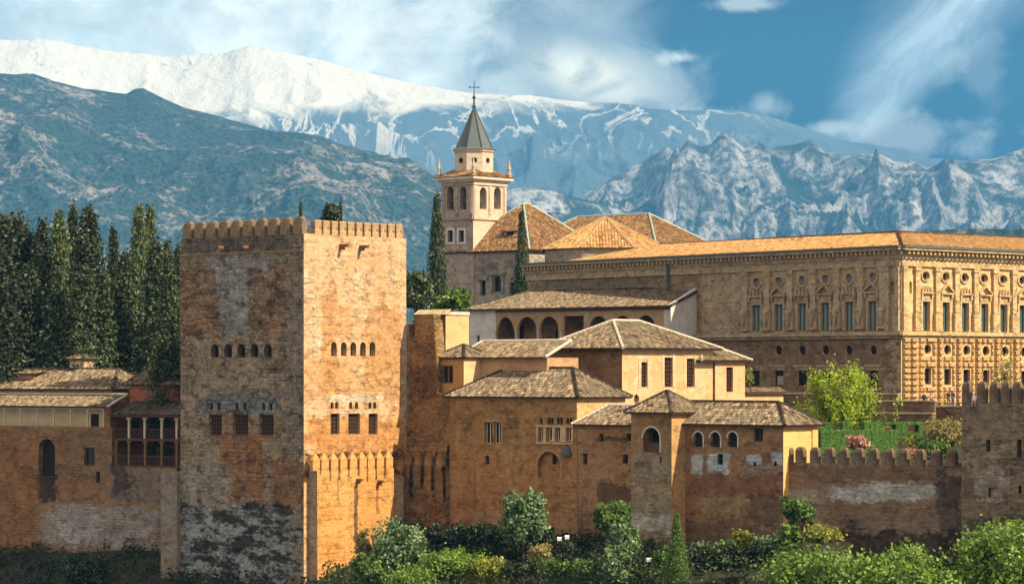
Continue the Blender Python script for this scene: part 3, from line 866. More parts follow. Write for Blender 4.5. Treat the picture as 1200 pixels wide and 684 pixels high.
    mb.box(fb2.P(0, zg, -.003), fb2.P(fb2.L, zg, -.003) - fb2.P(0, zg, -.003), V3(-NL * 5, 0), Vector((0, 0, fb2.z_at(200, 553) - zg)))
    mb.build('buttress', wall_mat('buttress_plaster', (.30, .25, .185), (.26, .2, .14), (.40, .36, .29), (.13, .1, .08), seed=4, strata=.2), t)
    # lower crenellated bastion clasping the sunlit face
    BN = to(TN, UR, 361.5) + NR * 1.3
    BN = Vector(BN); fB = Face(BN, to(BN, UR, 461.5))
    b = thing('crenellated_bastion', 'low orange crenellated bastion lit by sun at the big tower\'s foot', 'bastion', V3(BN, zg))
    fBl = Face(BN - NR * 1.28, BN)
    zt = fB.z_at(410, 550)
    MBs = wall_mat('bastion_earth', lifts=0.55, base=(.66, .31, .085), alt=(.67, .36, .12), light=(.68, .46, .22), dark=(.28, .12, .045), brick=(1.6, .8), brick_amt=.35, strata=.55, streak=.3,
        light_at=.64, dark_at=.70, seed=5, fine=.45, bmp=.05,
        patches=[patch(fB, 414.5, 419, 566, 640, (.10, .06, .035), .85, .35), patch(fB, 441, 444, 566, 600, (.22, .11, .05), .6, .3)] + [patch(fB, x - 1.1, x + 1.1, 548, 556 + (i * 7) % 9, (.10, .05, .02), .8, .25) for i, x in enumerate((376, 386.6, 397.7, 409, 420, 430.6, 440.8, 451.2))] + [
                 patch(fB, 395, 397.5, 556, 590, (.3, .15, .06), .6, .3)])
    MBd = wall_mat('bastion_flank', (.38, .25, .15), (.42, .3, .18), (.5, .4, .28), (.12, .09, .07), seed=6)
    block(b, fBl.A, BN, fB.B, zg, zt, [MBd, MBs])
    sl = [fB.s_at(x) for x in (371.2, 381.2, 392.2, 403.3, 414.6, 425.6, 435.6, 446, 456.5)]
    merlons(b, 'pointed', fB, sl, zt, 1.02, .5, fB.z_at(410, 529) - zt, MBs)
    for x, y in ((418.5, 562), (443.3, 563.8)):
        mb = MB(); s = fB.s_at(x); z = fB.z_at(x, y)
        fB.box(mb, s - .14, s + .14, z - .14, z + .14, -.2, .8); fB.box(mb, s - .1, s + .1, z - .4, z - .143, -.2, .4)
        mb.build('water_spout', M['wood_mid'], b)
build_tower()

# ------------------------------------------------------------------ north wall, left to right
ZB = -21.5
ORW = dict(base=(.43, .235, .095), alt=(.50, .30, .13), light=(.50, .38, .235), dark=(.13, .07, .035))
def build_streak_wall():
    """low crenellated curtain and rubble wall in the corner beside the tower"""
    A = W0 + E * 0.05; N = wallpt(527)
    f = Face(A, N)
    t = thing('rubble_curtain_wall', 'rough shaded rubble wall with black run-off streaks in the corner beside the big tower', 'wall', V3(A, ZB))
    st = [patch(f, x - 2.0, x + 2.0, 528 + k, 568 + 9 * (i % 3), (.016, .010, .008), .96, .22) for i, (x, k) in enumerate(((465.5, 8), (475, 6), (486, 4), (499, 2), (511, 2), (525, -2)))]
    m = wall_mat('rubble_wall', **ORW, rub=.9, brick=(.5, .32), brick_amt=.85, mortar=(.40, .26, .13), strata=.35, streak=.45, light_at=.62, dark_at=.585, seed=7, bscale=.16, bmp=.14,
        patches=[patch(f, 478, 527, 438, 500, (.40, .22, .09), .5, 1.6), patch(f, 478, 512, 425, 465, (.13, .07, .035), .6, 1.6), patch(f, 455, 560, 575, 640, (.40, .19, .08), .6, 1.8)] + st)
    top = [(f.L, f.z_at(527, 466)), (f.s_at(521), f.z_at(521, 463)), (f.s_at(512.4), f.z_at(512.4, 460)), (f.s_at(512), f.z_at(512, 430)), (f.s_at(508), f.z_at(508, 368)),
           (f.s_at(486.5), f.z_at(486.5, 368)), (f.s_at(486), f.z_at(486, 396)), (f.s_at(480), f.z_at(480, 397)), (f.s_at(478.8), f.z_at(478.8, 380)), (0, f.z_at(477, 378))]
    mb = MB()
    wall_face(mb, f, ZB, 0, (), 0, top=top)
    # thickness behind the face
    pr = [f.P(a, b) for a, b in [(f.L, ZB)] + top + [(0, ZB)]]
    bk = V3(-f.n * 1.4, 0)
    for a, b in zip(pr, pr[1:]): mb.poly([a, b, b + bk, a + bk])
    mb.build('wall', m, t)
    sl = [f.s_at(x) for x in (470, 480.5, 492.5, 505, 518)]
    o = merlons(t, 'pointed', f, sl, f.z_at(495, 545), .9, .5, 1.6, m, back=.27)
    mb = MB(); f.box(mb, .3, f.L - .05, ZB, f.z_at(495, 545) - .002, .003, .55)
    mb.build('wall_walk', m, t)
    return f
build_streak_wall()

def build_block_house():
    """tall plain block with the lit flank and its small windowed lean-to"""
    N = wallpt(511.5) - NL * 1.42
    A = to(N, UL, 486.5); B = to(N, UR, 549.5)
    fl, fr = Face(A, N), Face(N, B)
    z1 = fr.z_at(530, 369)
    t = thing('plain_block_house', 'tall windowless block with dark brown front and bright cream flank under a tile coping', 'house', V3(N, -12))
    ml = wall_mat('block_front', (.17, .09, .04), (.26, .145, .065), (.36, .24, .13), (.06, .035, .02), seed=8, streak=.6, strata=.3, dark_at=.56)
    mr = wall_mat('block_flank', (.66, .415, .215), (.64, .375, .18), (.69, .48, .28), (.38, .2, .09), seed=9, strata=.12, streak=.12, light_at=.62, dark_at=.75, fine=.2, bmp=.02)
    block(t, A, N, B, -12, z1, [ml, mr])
    o1 = mono_roof(t, fl.P(-.1, z1 + .02, .25), fl.P(fl.L + .2, z1 + .02, .25), fl.P(fl.L + .2, z1 + .55, -.7), fl.P(-.1, z1 + .55, -.7), 'tile_pale', caps=False)
    mb = MB(); fr.box(mb, .0, fr.L, z1 + .02, z1 + .36, -.5, .12); mb.build('coping', M['lime'], t)
    # lean-to with the window
    n = pt(543.5, wallpt(543.5).y + 1.1)
    a = to(n, UL, 511.8); b = n + UR * 4.2
    F2, R2 = Face(a, n), Face(n, b)
    z2 = F2.z_at(528, 419)
    h = thing('ochre_cottage', 'small ochre house with one brown shuttered window under a tile hip roof', 'house', V3(n, -12))
    mo = wall_mat('ochre_plaster', (.47, .235, .07), (.44, .25, .09), (.54, .34, .155), (.22, .10, .035), seed=10, strata=.12, streak=.25, light_at=.68, dark_at=.72, bmp=.02, fine=.3)
    mr2 = wall_mat('pale_lit_plaster', (.66, .45, .25), (.62, .40, .2), (.7, .52, .33), (.4, .22, .1), seed=11, strata=.1, streak=.1, dark_at=.78, bmp=.02, fine=.2)
    op = Op(F2, 518, 530.8, 428, 449, 'rect', .25, 'french')
    block(h, a, n, b, -12, z2, [mo, mr2], [op])
    window_part(op, h, [M['void'], M['wood_mid']])
    hip_roof(h, n, UL, F2.L, UR, 4.2, z2, 1.35, .35, 'tile', ridge='L', capm='tile_dark')
    # long wing further back
    wn = pt(641, wallpt(641).y + 4.5); wa = to(wn, UL, 548)
    w_ = thing('tiled_wing', 'long low wing with shaded salmon wall and tile roof below the arcaded gallery', 'house', V3(wn, -8))
    fw = Face(wa, wn); zw = fw.z_at(590, 419)
    mw = wall_mat('salmon_plaster', (.42, .235, .115), (.47, .29, .15), (.5, .36, .22), (.2, .1, .05), seed=12, strata=.12, streak=.2, light_at=.66, dark_at=.72, bmp=.02, fine=.3)
    block(w_, wa, wn, wn + UR * 5, -8, zw, [mw, mw])
    zr = zz(405.5, fw.A.y)
    mono_roof(w_, fw.P(-1.2, zw, .5), fw.P(fw.L + .2, zw, .5), fw.P(fw.L + .2, zw + 1.75, -3.6), fw.P(-1.2, zw + 1.75, -3.6), 'tile')
build_block_house()

def build_main_hall():
    N = pt(676, wallpt(676).y); A = to(N, UL, 526); B = N + UR * 7.7
    fl, fr = Face(A, N), Face(N, B)
    ze = fl.z_at(676, 467)
    t = thing('brick_hall', 'wide shaded brick hall with twin window, blind arch and broad tile hip roof', 'building', V3(N, ZB))
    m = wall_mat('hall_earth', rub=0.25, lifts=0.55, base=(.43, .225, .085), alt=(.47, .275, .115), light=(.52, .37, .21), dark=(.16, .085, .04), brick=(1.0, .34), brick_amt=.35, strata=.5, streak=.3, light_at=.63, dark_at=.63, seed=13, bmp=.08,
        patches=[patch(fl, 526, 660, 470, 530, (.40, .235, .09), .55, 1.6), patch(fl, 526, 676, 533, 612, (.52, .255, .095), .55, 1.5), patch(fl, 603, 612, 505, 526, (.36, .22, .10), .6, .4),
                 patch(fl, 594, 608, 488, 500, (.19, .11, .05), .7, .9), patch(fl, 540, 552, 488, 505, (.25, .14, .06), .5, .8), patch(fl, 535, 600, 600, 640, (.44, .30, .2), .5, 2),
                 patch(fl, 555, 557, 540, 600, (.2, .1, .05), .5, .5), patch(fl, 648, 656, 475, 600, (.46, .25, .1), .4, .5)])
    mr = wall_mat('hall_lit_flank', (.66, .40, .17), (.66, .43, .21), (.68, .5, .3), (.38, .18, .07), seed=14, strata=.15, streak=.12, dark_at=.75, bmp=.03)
    tw = [Op(fl, 568.4, 577, 494, 519.5, 'rect', .35, 'french'), Op(fl, 579, 587.2, 494, 519.5, 'rect', .35, 'french')]
    ar = [Op(fl, a, b, 501, 516, 'rect', .4, 'french') for a, b in ((632, 636.5), (641.5, 648), (651.8, 657), (664.5, 670))]
    sa_ = [Op(fl, x - 1.7, x + 1.7, 489, 496.5, 'arch', .25) for x in (634, 643, 646.8, 654, 657.6, 665, 668.8)]
    sl = [Op(fl, 568.5, 573, 533, 543.6, 'arch', .4)]
    bl = Op(fl, 630, 657, 528.5, 560, 'arch', .55)
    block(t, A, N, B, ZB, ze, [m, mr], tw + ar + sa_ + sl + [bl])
    for o in tw: window_part(o, t, [M['glass'], M['lime']])
    for o in ar: window_part(o, t, [M['void'], M['white']])
    for o in sa_ + sl: window_part(o, t, [M['void']])
    # blind arch filling with its slit
    mb = MB(); q = shape(bl.s0 - .3, bl.s1 + .3, bl.z0, bl.z1 + .3, 'arch'); p = bl.poly
    for i in range(1, len(p) - 1):
        mb.poly([fl.P(*p[i], .07), fl.P(*q[i], .07), fl.P(*q[i + 1], .07), fl.P(*p[i + 1], .07)])
        mb.poly([fl.P(*q[i], .07), fl.P(*q[i], .002), fl.P(*q[i + 1], .002), fl.P(*q[i + 1], .07)])
    mb.build('arch_surround', wall_mat('arch_brick', (.5, .29, .13), (.46, .24, .09), (.56, .38, .2), (.25, .13, .06), seed=15.5, strata=.1, brick=(.4, .2), brick_amt=.6), t)
    mb = MB(); mb.poly([fl.P(a, b, -bl.depth + .002) for a, b in bl.poly])
    mb.build('blind_arch_infill', m, t)
    mb = MB(); fl.pbox(mb, 643.5, 648, 532, 543.5, -bl.depth + .005, -bl.depth + .03); mb.build('slit', M['void'], t)
    # surrounds
    mb = MB()
    fl.pbox(mb, 566, 589, 491.2, 493.6, .003, .12); fl.pbox(mb, 566.2, 568, 493.9, 519.6, .003, .07); fl.pbox(mb, 587.6, 589.4, 493.9, 519.6, .003, .07)
    mb.build('window_surround', wall_mat('ochre_surround', (.5, .31, .13), (.46, .27, .1), (.55, .38, .2), (.3, .16, .07), seed=15, strata=.1), t)
    mb = MB()
    for a, b in ((629.2, 631.2), (637.2, 640.6), (648.8, 651), (657.8, 663.6), (670.8, 672.6)): fl.pbox(mb, a, b, 500.4, 517.4, .003, .14)
    fl.pbox(mb, 629, 673, 518, 520, .003, .16); fl.pbox(mb, 629, 673, 498, 500.1, .003, .12)
    mb.build('arcade_surround', wall_mat('pale_surround', (.66, .45, .22), (.6, .38, .17), (.7, .52, .3), (.3, .16, .07), seed=16, strata=.1), t)  # paler frame colour round the small windows
    # lead hood over a vent
    mb = MB(); c = fl.P(fl.s_at(664.6), fl.z_at(664.6, 533.2), .02)
    mb.lathe(c, [(.70, 0), (.66, .25), (.50, .62), (.22, .92), (.05, 1.12)], 12)
    mb.build('hood', M['iron'], t)
    hip_roof(t, N, UL, fl.L, UR, 7.7, ze + .12, 2.95, .55, 'tile', ridge='L', insets=(4.4, 5.5), capm='tile_dark')
    # upper hall with three tall windows
    n = pt(729, 310); a = to(n, UL, 641); b = to(n, UR, 836)
    F2, R2 = Face(a, n), Face(n, b)
    z2 = F2.z_at(729, 409)
    u = thing('upper_hall', 'tall orange hall with three high lattice windows in its sunlit flank and a hip roof', 'building', V3(n, -9))
    mu = wall_mat('upper_brick', (.27, .15, .075), (.34, .21, .11), (.42, .3, .18), (.11, .065, .04), brick=(.7, .3), brick_amt=.6, strata=.3, streak=.2, light_at=.68, seed=17,
        patches=[patch(F2, 646, 653, 420, 434, (.5, .45, .38), .9, .9), patch(F2, 655, 690, 420, 440, (.36, .22, .11), .5, 1.2)])
    mlit = wall_mat('upper_lit_plaster', (.66, .415, .225), (.64, .36, .165), (.70, .52, .33), (.42, .23, .10), seed=18, strata=.2, streak=.2, light_at=.6, dark_at=.76, bmp=.025, fine=.25,
        patches=[patch(R2, 744, 764, 412, 462, (.68, .5, .32), .5, .8), patch(R2, 775, 792, 412, 462, (.68, .52, .35), .6, .8), patch(R2, 801, 818, 412, 462, (.66, .5, .32), .5, .8)])
    ops = [Op(R2, x0, x1, y0, 453.4, 'rect', .35, 'lattice') for x0, x1, y0 in ((751.5, 758.5, 424), (778.6, 788, 418.6), (804.6, 813.8, 419.8))]
    rd = Op(R2, 742.8, 749.2, 461.8, 473.4, 'round', .3, 'lattice')
    block(u, a, n, b, -9, z2, [mu, mlit], [], ops + [rd])
    for o in ops: window_part(o, u, [M['glass'], M['wood']])
    window_part(Op(R2, 742.8, 749.2, 461.8, 473.4, 'round', .3, 'dark'), u, [M['wood']])
    for o in ops:
        mb = MB()
        R2.box(mb, o.s0 - .5, o.s0 - .03, o.z0 - .1, o.z1 + .25, .003, .05); R2.box(mb, o.s1 + .03, o.s1 + .35, o.z0 - .1, o.z1 + .25, .003, .05)
        R2.box(mb, o.s0 - .5, o.s1 + .35, o.z1 + .252, o.z1 + .42, .003, .05)
        mb.build('window_surround', mlit, u)
    hip_roof(u, n, UL, F2.L, UR, R2.L, z2 + .1, 3.05, .75, 'tile', ridge='R', insets=(5.6, 7.2), capm='lime')
    # lower annexe on its far end
    n3 = pt(838, 321.5); R3 = Face(n3, to(n3, UR, 873))
    z3 = R3.z_at(855, 423.5)
    x = thing('hall_annexe', 'narrow lit annexe with one tall lattice window against the upper hall', 'house', V3(n3, -9))
    w3 = Op(R3, 851.2, 859, 430, 459, 'rect', .35, 'lattice')
    block(x, n3 + UL * 7, n3, R3.B, -9, z3, [mu, mlit], [], [w3]); window_part(w3, x, [M['glass'], M['wood']])
    hip_roof(x, n3 - UR * 2.5, UL, 7, UR, R3.L + 2.5, z3 + .1, 2.2, .6, 'tile', ridge='L', insets=(4, 3), capm='lime')
    n4 = R3.B - NR * .4; R4 = Face(n4, to(n4, UR, 918)); z4 = R4.z_at(895, 459.5)
    y = thing('tile_capped_wall', 'low lit garden wall with tile coping behind the long arcaded range', 'wall', V3(n4, -9))
    block(y, n4 + UL * .8, n4, R4.B, -9, z4, [mu, mlit])
    mono_roof(y, R4.P(-.1, z4, .4), R4.P(R4.L + .3, z4, .4), R4.P(R4.L + .3, z4 + .5, -1.0), R4.P(-.1, z4 + .5, -1.0), 'tile', caps=False)
build_main_hall()

def build_front_ranges():
    # shaded wall between hall and small tower, low roof
    N = wallpt(750); A = wallpt(677)
    f = Face(A, N); ze = f.z_at(710, 499)
    t = thing('low_range', 'low brown wall with tiny square windows and short tile roof left of the small turret', 'house', V3(A, ZB))
    m = wall_mat('low_range_earth', lifts=0.5, base=(.36, .19, .085), alt=(.42, .25, .12), light=(.46, .33, .2), dark=(.14, .08, .045), brick=(1.0, .36), brick_amt=.45, strata=.5, seed=19,
        patches=[patch(f, 700, 740, 566, 590, (.12, .06, .035), .75, 1.3), patch(f, 676, 700, 520, 640, (.42, .22, .11), .5, 1.4), patch(f, 698, 738, 512, 517, (.12, .07, .04), .8, .4), patch(f, 676, 739, 600, 640, (.33, .2, .12), .6, 2)])
    ops = [Op(f, 702, 707, 508, 517.3, 'rect', .35), Op(f, 734, 739.5, 507.5, 516.5, 'rect', .35), Op(f, 683, 688.2, 531, 544, 'rect', .35), Op(f, 729.5, 736, 532.3, 542.8, 'rect', .35)]
    B = N + UR * 5
    block(t, A, N, B, ZB, ze, [m, m], ops)
    for o in ops: window_part(o, t, [M['void']])
    hip_roof(t, N, UL, f.L, UR, 5.2, ze + .1, 1.9, .45, 'tile', ridge='L', insets=(0.5, 2.3), capm='lime')
    # small turret
    n = pt(787, 284); a = to(n, UL, 739.5); b = n + UR * 5.0
    F2, R2 = Face(a, n), Face(n, b)
    z2 = F2.z_at(765, 484.5)
    u = thing('small_turret', 'small square turret on a pale stone base with arched opening and pointed tile roof', 'tower', V3(n, ZB - 1))
    ml = wall_mat('turret_front', rub=0.35, lifts=0.3, base=(.33, .18, .075), alt=(.38, .22, .1), light=(.45, .36, .25), dark=(.13, .08, .045), brick=(.9, .36), brick_amt=.4, strata=.4, seed=20,
        patches=[patch(F2, 736, 792, 531, 700, (.40, .32, .205), .93, .5), patch(F2, 736, 792, 602, 622, (.62, .56, .48), .85, 1.4), patch(F2, 736, 792, 558, 590, (.44, .32, .16), .5, 1.4),
                 patch(F2, 736, 792, 632, 700, (.20, .13, .09), .7, 1.6), patch(F2, 741, 760, 541, 552, (.12, .09, .06), .6, 1.2)])
    mr = wall_mat('turret_flank', (.6, .35, .14), (.55, .32, .14), (.6, .45, .28), (.28, .15, .07), seed=21, strata=.3)
    op = Op(F2, 753.5, 773.2, 500.5, 529.5, 'arch', 1.6); op2 = Op(F2, 772.8, 775.4, 535, 542, 'rect', .3)
    block(u, a, n, b, ZB - 1, z2, [ml, mr], [op, op2])
    window_part(op, u, [M['void']]); window_part(op2, u, [M['void']])
    mb = MB(); F2.box(mb, op.s0 + .02, op.s1 - .02, op.z0, op.z0 + .95, -.5, -.42); mb.build('parapet_board', M['wood'], u)
    mb = MB()
    q = shape(op.s0 - .16, op.s1 + .16, op.z0, op.z1 + .16, 'arch'); p = op.poly
    for i in range(1, len(p) - 1):
        mb.poly([F2.P(*p[i], .05), F2.P(*q[i], .05), F2.P(*q[i + 1], .05), F2.P(*p[i + 1], .05)])
        mb.poly([F2.P(*q[i], .05), F2.P(*q[i], .002), F2.P(*q[i + 1], .002), F2.P(*q[i + 1], .05)])
    mb.build('arch_surround', M['lime'], u)
    hip_roof(u, n, UL, F2.L, UR, 5.0, z2 + .1, 2.1, .55, 'tile', ridge='L', insets=(3.1, 3.1), capm='tile_dark')
    # long arcaded range
    q0 = n + UR * 2.2; N4 = to(q0, E, 918); A4 = to(N4, UL, 790); B4 = to(N4, UR, 957.5)
    F4, R4 = Face(A4, N4), Face(N4, B4)
    z4 = F4.z_at(880, 499)
    v = thing('arcaded_range', 'long low range with three small arched windows and flaking blue-white plaster under a tile roof', 'house', V3(N4, ZB))
    m4 = wall_mat('arcaded_front', rub=0.25, lifts=0.5, base=(.30, .155, .075), alt=(.36, .205, .11), light=(.42, .30, .20), dark=(.11, .065, .04), brick=(1.0, .36), brick_amt=.5, strata=.55, seed=22, dark_at=.6,
        patches=[patch(F4, 798, 920, 500, 530, (.38, .225, .10), .7, .8), patch(F4, 811, 823, 532, 554, (.56, .60, .61), .98, .7), patch(F4, 829, 854, 531, 554, (.56, .60, .61), .98, .7),
                 patch(F4, 875, 890, 532, 545, (.58, .62, .63), .98, .7), patch(F4, 903, 918, 531, 546, (.58, .62, .63), .98, .7), patch(F4, 874, 920, 545, 556, (.42, .34, .25), .6, .8),
                 patch(F4, 862, 874, 533, 556, (.42, .26, .12), .6, .8),
                 patch(F4, 800, 920, 556, 580, (.27, .125, .065), .7, 1.3), patch(F4, 820, 880, 578, 606, (.45, .29, .15), .55, 2.0), patch(F4, 880, 920, 575, 612, (.13, .085, .06), .65, 1.6),
                 patch(F4, 800, 830, 590, 602, (.45, .22, .08), .5, 1.4), patch(F4, 798, 920, 610, 660, (.22, .13, .08), .7, 1.6)])
    m4r = wall_mat('range_lit_end', (.72, .42, .16), (.70, .38, .13), (.72, .48, .24), (.45, .24, .1), seed=23, strata=.08, streak=.1, dark_at=.8, bmp=.015, fine=.15)
    ar = [Op(F4, a_, b_, 505.8, 523.5, 'arch', .4) for a_, b_ in ((812.6, 823.6), (832.4, 844), (852.6, 864.2))]
    sq = Op(F4, 882.6, 894, 501.6, 517, 'rect', .4, 'french'); s2 = Op(F4, 841, 847, 531.5, 544, 'rect', .4); s3 = Op(F4, 883, 886, 541, 546, 'rect', .3); s4 = Op(F4, 907, 910, 541, 546, 'rect', .3)
    block(v, A4, N4, B4, ZB, z4, [m4, m4r], ar + [sq, s2, s3, s4])
    for o in ar: window_part(o, v, [M['void'], M['wood']])
    window_part(sq, v, [M['void'], M['wood']])
    for o in (s2, s3, s4): window_part(o, v, [M['void']])
    for o in ar:
        mb = MB(); q = shape(o.s0 - .14, o.s1 + .14, o.z0, o.z1 + .14, 'arch'); p = o.poly
        for i in range(1, len(p) - 1):
            mb.poly([F4.P(*p[i], .04), F4.P(*q[i], .04), F4.P(*q[i + 1], .04), F4.P(*p[i + 1], .04)])
            mb.poly([F4.P(*q[i], .04), F4.P(*q[i], .002), F4.P(*q[i + 1], .002), F4.P(*q[i + 1], .04)])
        mb.build('arch_surround', M['lime'], v)
    mb = MB(); R4.box(mb, R4.L - .9, R4.L - .02, -12, z4 - .2, .003, .14); mb.build('corner_pilaster', m4r, v)
    hip_roof(v, N4, UL, F4.L, UR, R4.L, z4 + .1, 2.15, .6, 'tile', ridge='L', insets=(3.2, 0.5), capm='tile_dark')
    # crenellated garden wall
    e2 = azd(39.5); s0 = N4 + UR * .9; W = Face(s0, to(s0, e2, 1131))
    zw = W.z_at(1000, 543.5)
    g = thing('crenellated_garden_wall', 'long shaded crenellated wall with a white plaster band and rounded dark merlons', 'wall', V3(s0, ZB))
    mg = wall_mat('garden_wall_earth', rub=0.3, lifts=0.6, base=(.28, .165, .095), alt=(.33, .21, .125), light=(.42, .33, .24), dark=(.085, .06, .045), brick=(1.2, .4), brick_amt=.4, strata=.65, seed=24, dark_at=.585, streak=.4,
        patches=[patch(W, 972, 1095, 567, 586, (.58, .54, .48), .95, 1.0), patch(W, 975, 1040, 570, 588, (.66, .62, .56), .9, .8), patch(W, 1080, 1126, 584, 592, (.40, .35, .29), .5, 1.2), patch(W, 922, 964, 574, 588, (.5, .42, .3), .7, .6),
                 patch(W, 922, 1126, 546, 562, (.22, .125, .065), .55, 1.0), patch(W, 1100, 1128, 545, 700, (.06, .045, .035), .75, 1.5), patch(W, 1000, 1126, 600, 620, (.34, .25, .2), .4, 2), patch(W, 940, 1126, 622, 700, (.035, .027, .02), .8, 1.6)])
    dr = [Op(W, 939, 946, 588, 616, 'rect', .5, label=None), Op(W, 947.2, 953, 590, 616, 'rect', .5)]
    K = V3(-W.n * .9, 0)
    mb = MB(); wall_face(mb, W, ZB, zw, dr)
    mb.poly([W.P(0, zw), W.P(W.L, zw), W.P(W.L, zw) + K, W.P(0, zw) + K]); mb.poly([W.P(W.L, ZB) + K, W.P(0, ZB) + K, W.P(0, zw) + K, W.P(W.L, zw) + K])
    mb.poly([W.P(0, ZB), W.P(0, zw), W.P(0, zw) + K, W.P(0, ZB) + K])
    mb.build('wall', mg, g)
    mb = MB(); mb.poly([W.P(a, b, -.49) for a, b in dr[0].poly]); mb.build('door', simple('ochre_door', (.55, .26, .06), .8, .2), g)
    window_part(dr[1], g, [M['void']])
    sl = [W.s_at(x) for x in (921.5, 936.5, 953.8, 970.8, 987.5, 1005.2, 1022.4, 1040.8, 1058, 1076.8, 1095.5, 1113.5)]
    mm = wall_mat('merlon_stone', (.19, .13, .085), (.25, .17, .11), (.36, .28, .2), (.06, .045, .035), seed=25, bscale=.4, dark_at=.56)
    merlons(g, 'rounded', W, sl, zw, .96, .6, W.z_at(1000, 524.5) - zw, mm)
    # great tower on the right edge
    A5 = pt(1127, 262); N5 = to(A5, E, 1300); F5 = Face(A5, N5)
    z5 = F5.z_at(1160, 472)
    k = thing('weathered_tower', 'dark weathered crenellated tower cut off by the photo\'s right edge', 'tower', V3(A5, ZB - 4))
    m5 = wall_mat('weathered_tower_earth', rub=0.5, lifts=0.6, base=(.30, .195, .12), alt=(.36, .26, .17), light=(.48, .40, .30), dark=(.09, .065, .05), brick=(1.4, .5), brick_amt=.45, strata=.75, seed=26, dark_at=.57, bmp=.14, streak=.4, light_at=.6,
        patches=[patch(F5, 1120, 1230, 520, 548, (.36, .28, .2), .6, 1.5) + (.42,), patch(F5, 1144, 1178, 548, 588, (.52, .43, .33), .85, 1.7), patch(F5, 1127, 1143, 545, 590, (.19, .15, .08), .6, 1.3), patch(F5, 1127, 1215, 588, 600, (.38, .27, .19), .6, 1.3), patch(F5, 1127, 1215, 606, 622, (.13, .12, .09), .6, 1.4), patch(F5, 1127, 1215, 478, 500, (.36, .28, .2), .5, 1.2)])
    ops = [Op(F5, 1155.5, 1160.5, 514.5, 529, 'arch', .6), Op(F5, 1191.5, 1197, 514, 536, 'arch', .6), Op(F5, 1158, 1161, 571, 582, 'rect', .3), Op(F5, 1193, 1197, 568, 578, 'arch', .3)]
    block(k, A5, N5, N5 + UR * 14, ZB - 4, z5, [m5, m5], ops)
    for o in ops: window_part(o, k, [M['void']])
    sl = [F5.s_at(x) for x in (1131.5, 1149.5, 1164, 1177.5, 1191, 1205, 1219, 1233, 1247, 1261, 1275)]
    merlons(k, 'rounded', F5, sl, z5, .86, .6, F5.z_at(1160, 447) - z5, mm)
    return F5, z5, W
F5, Z5, GW = build_front_ranges()
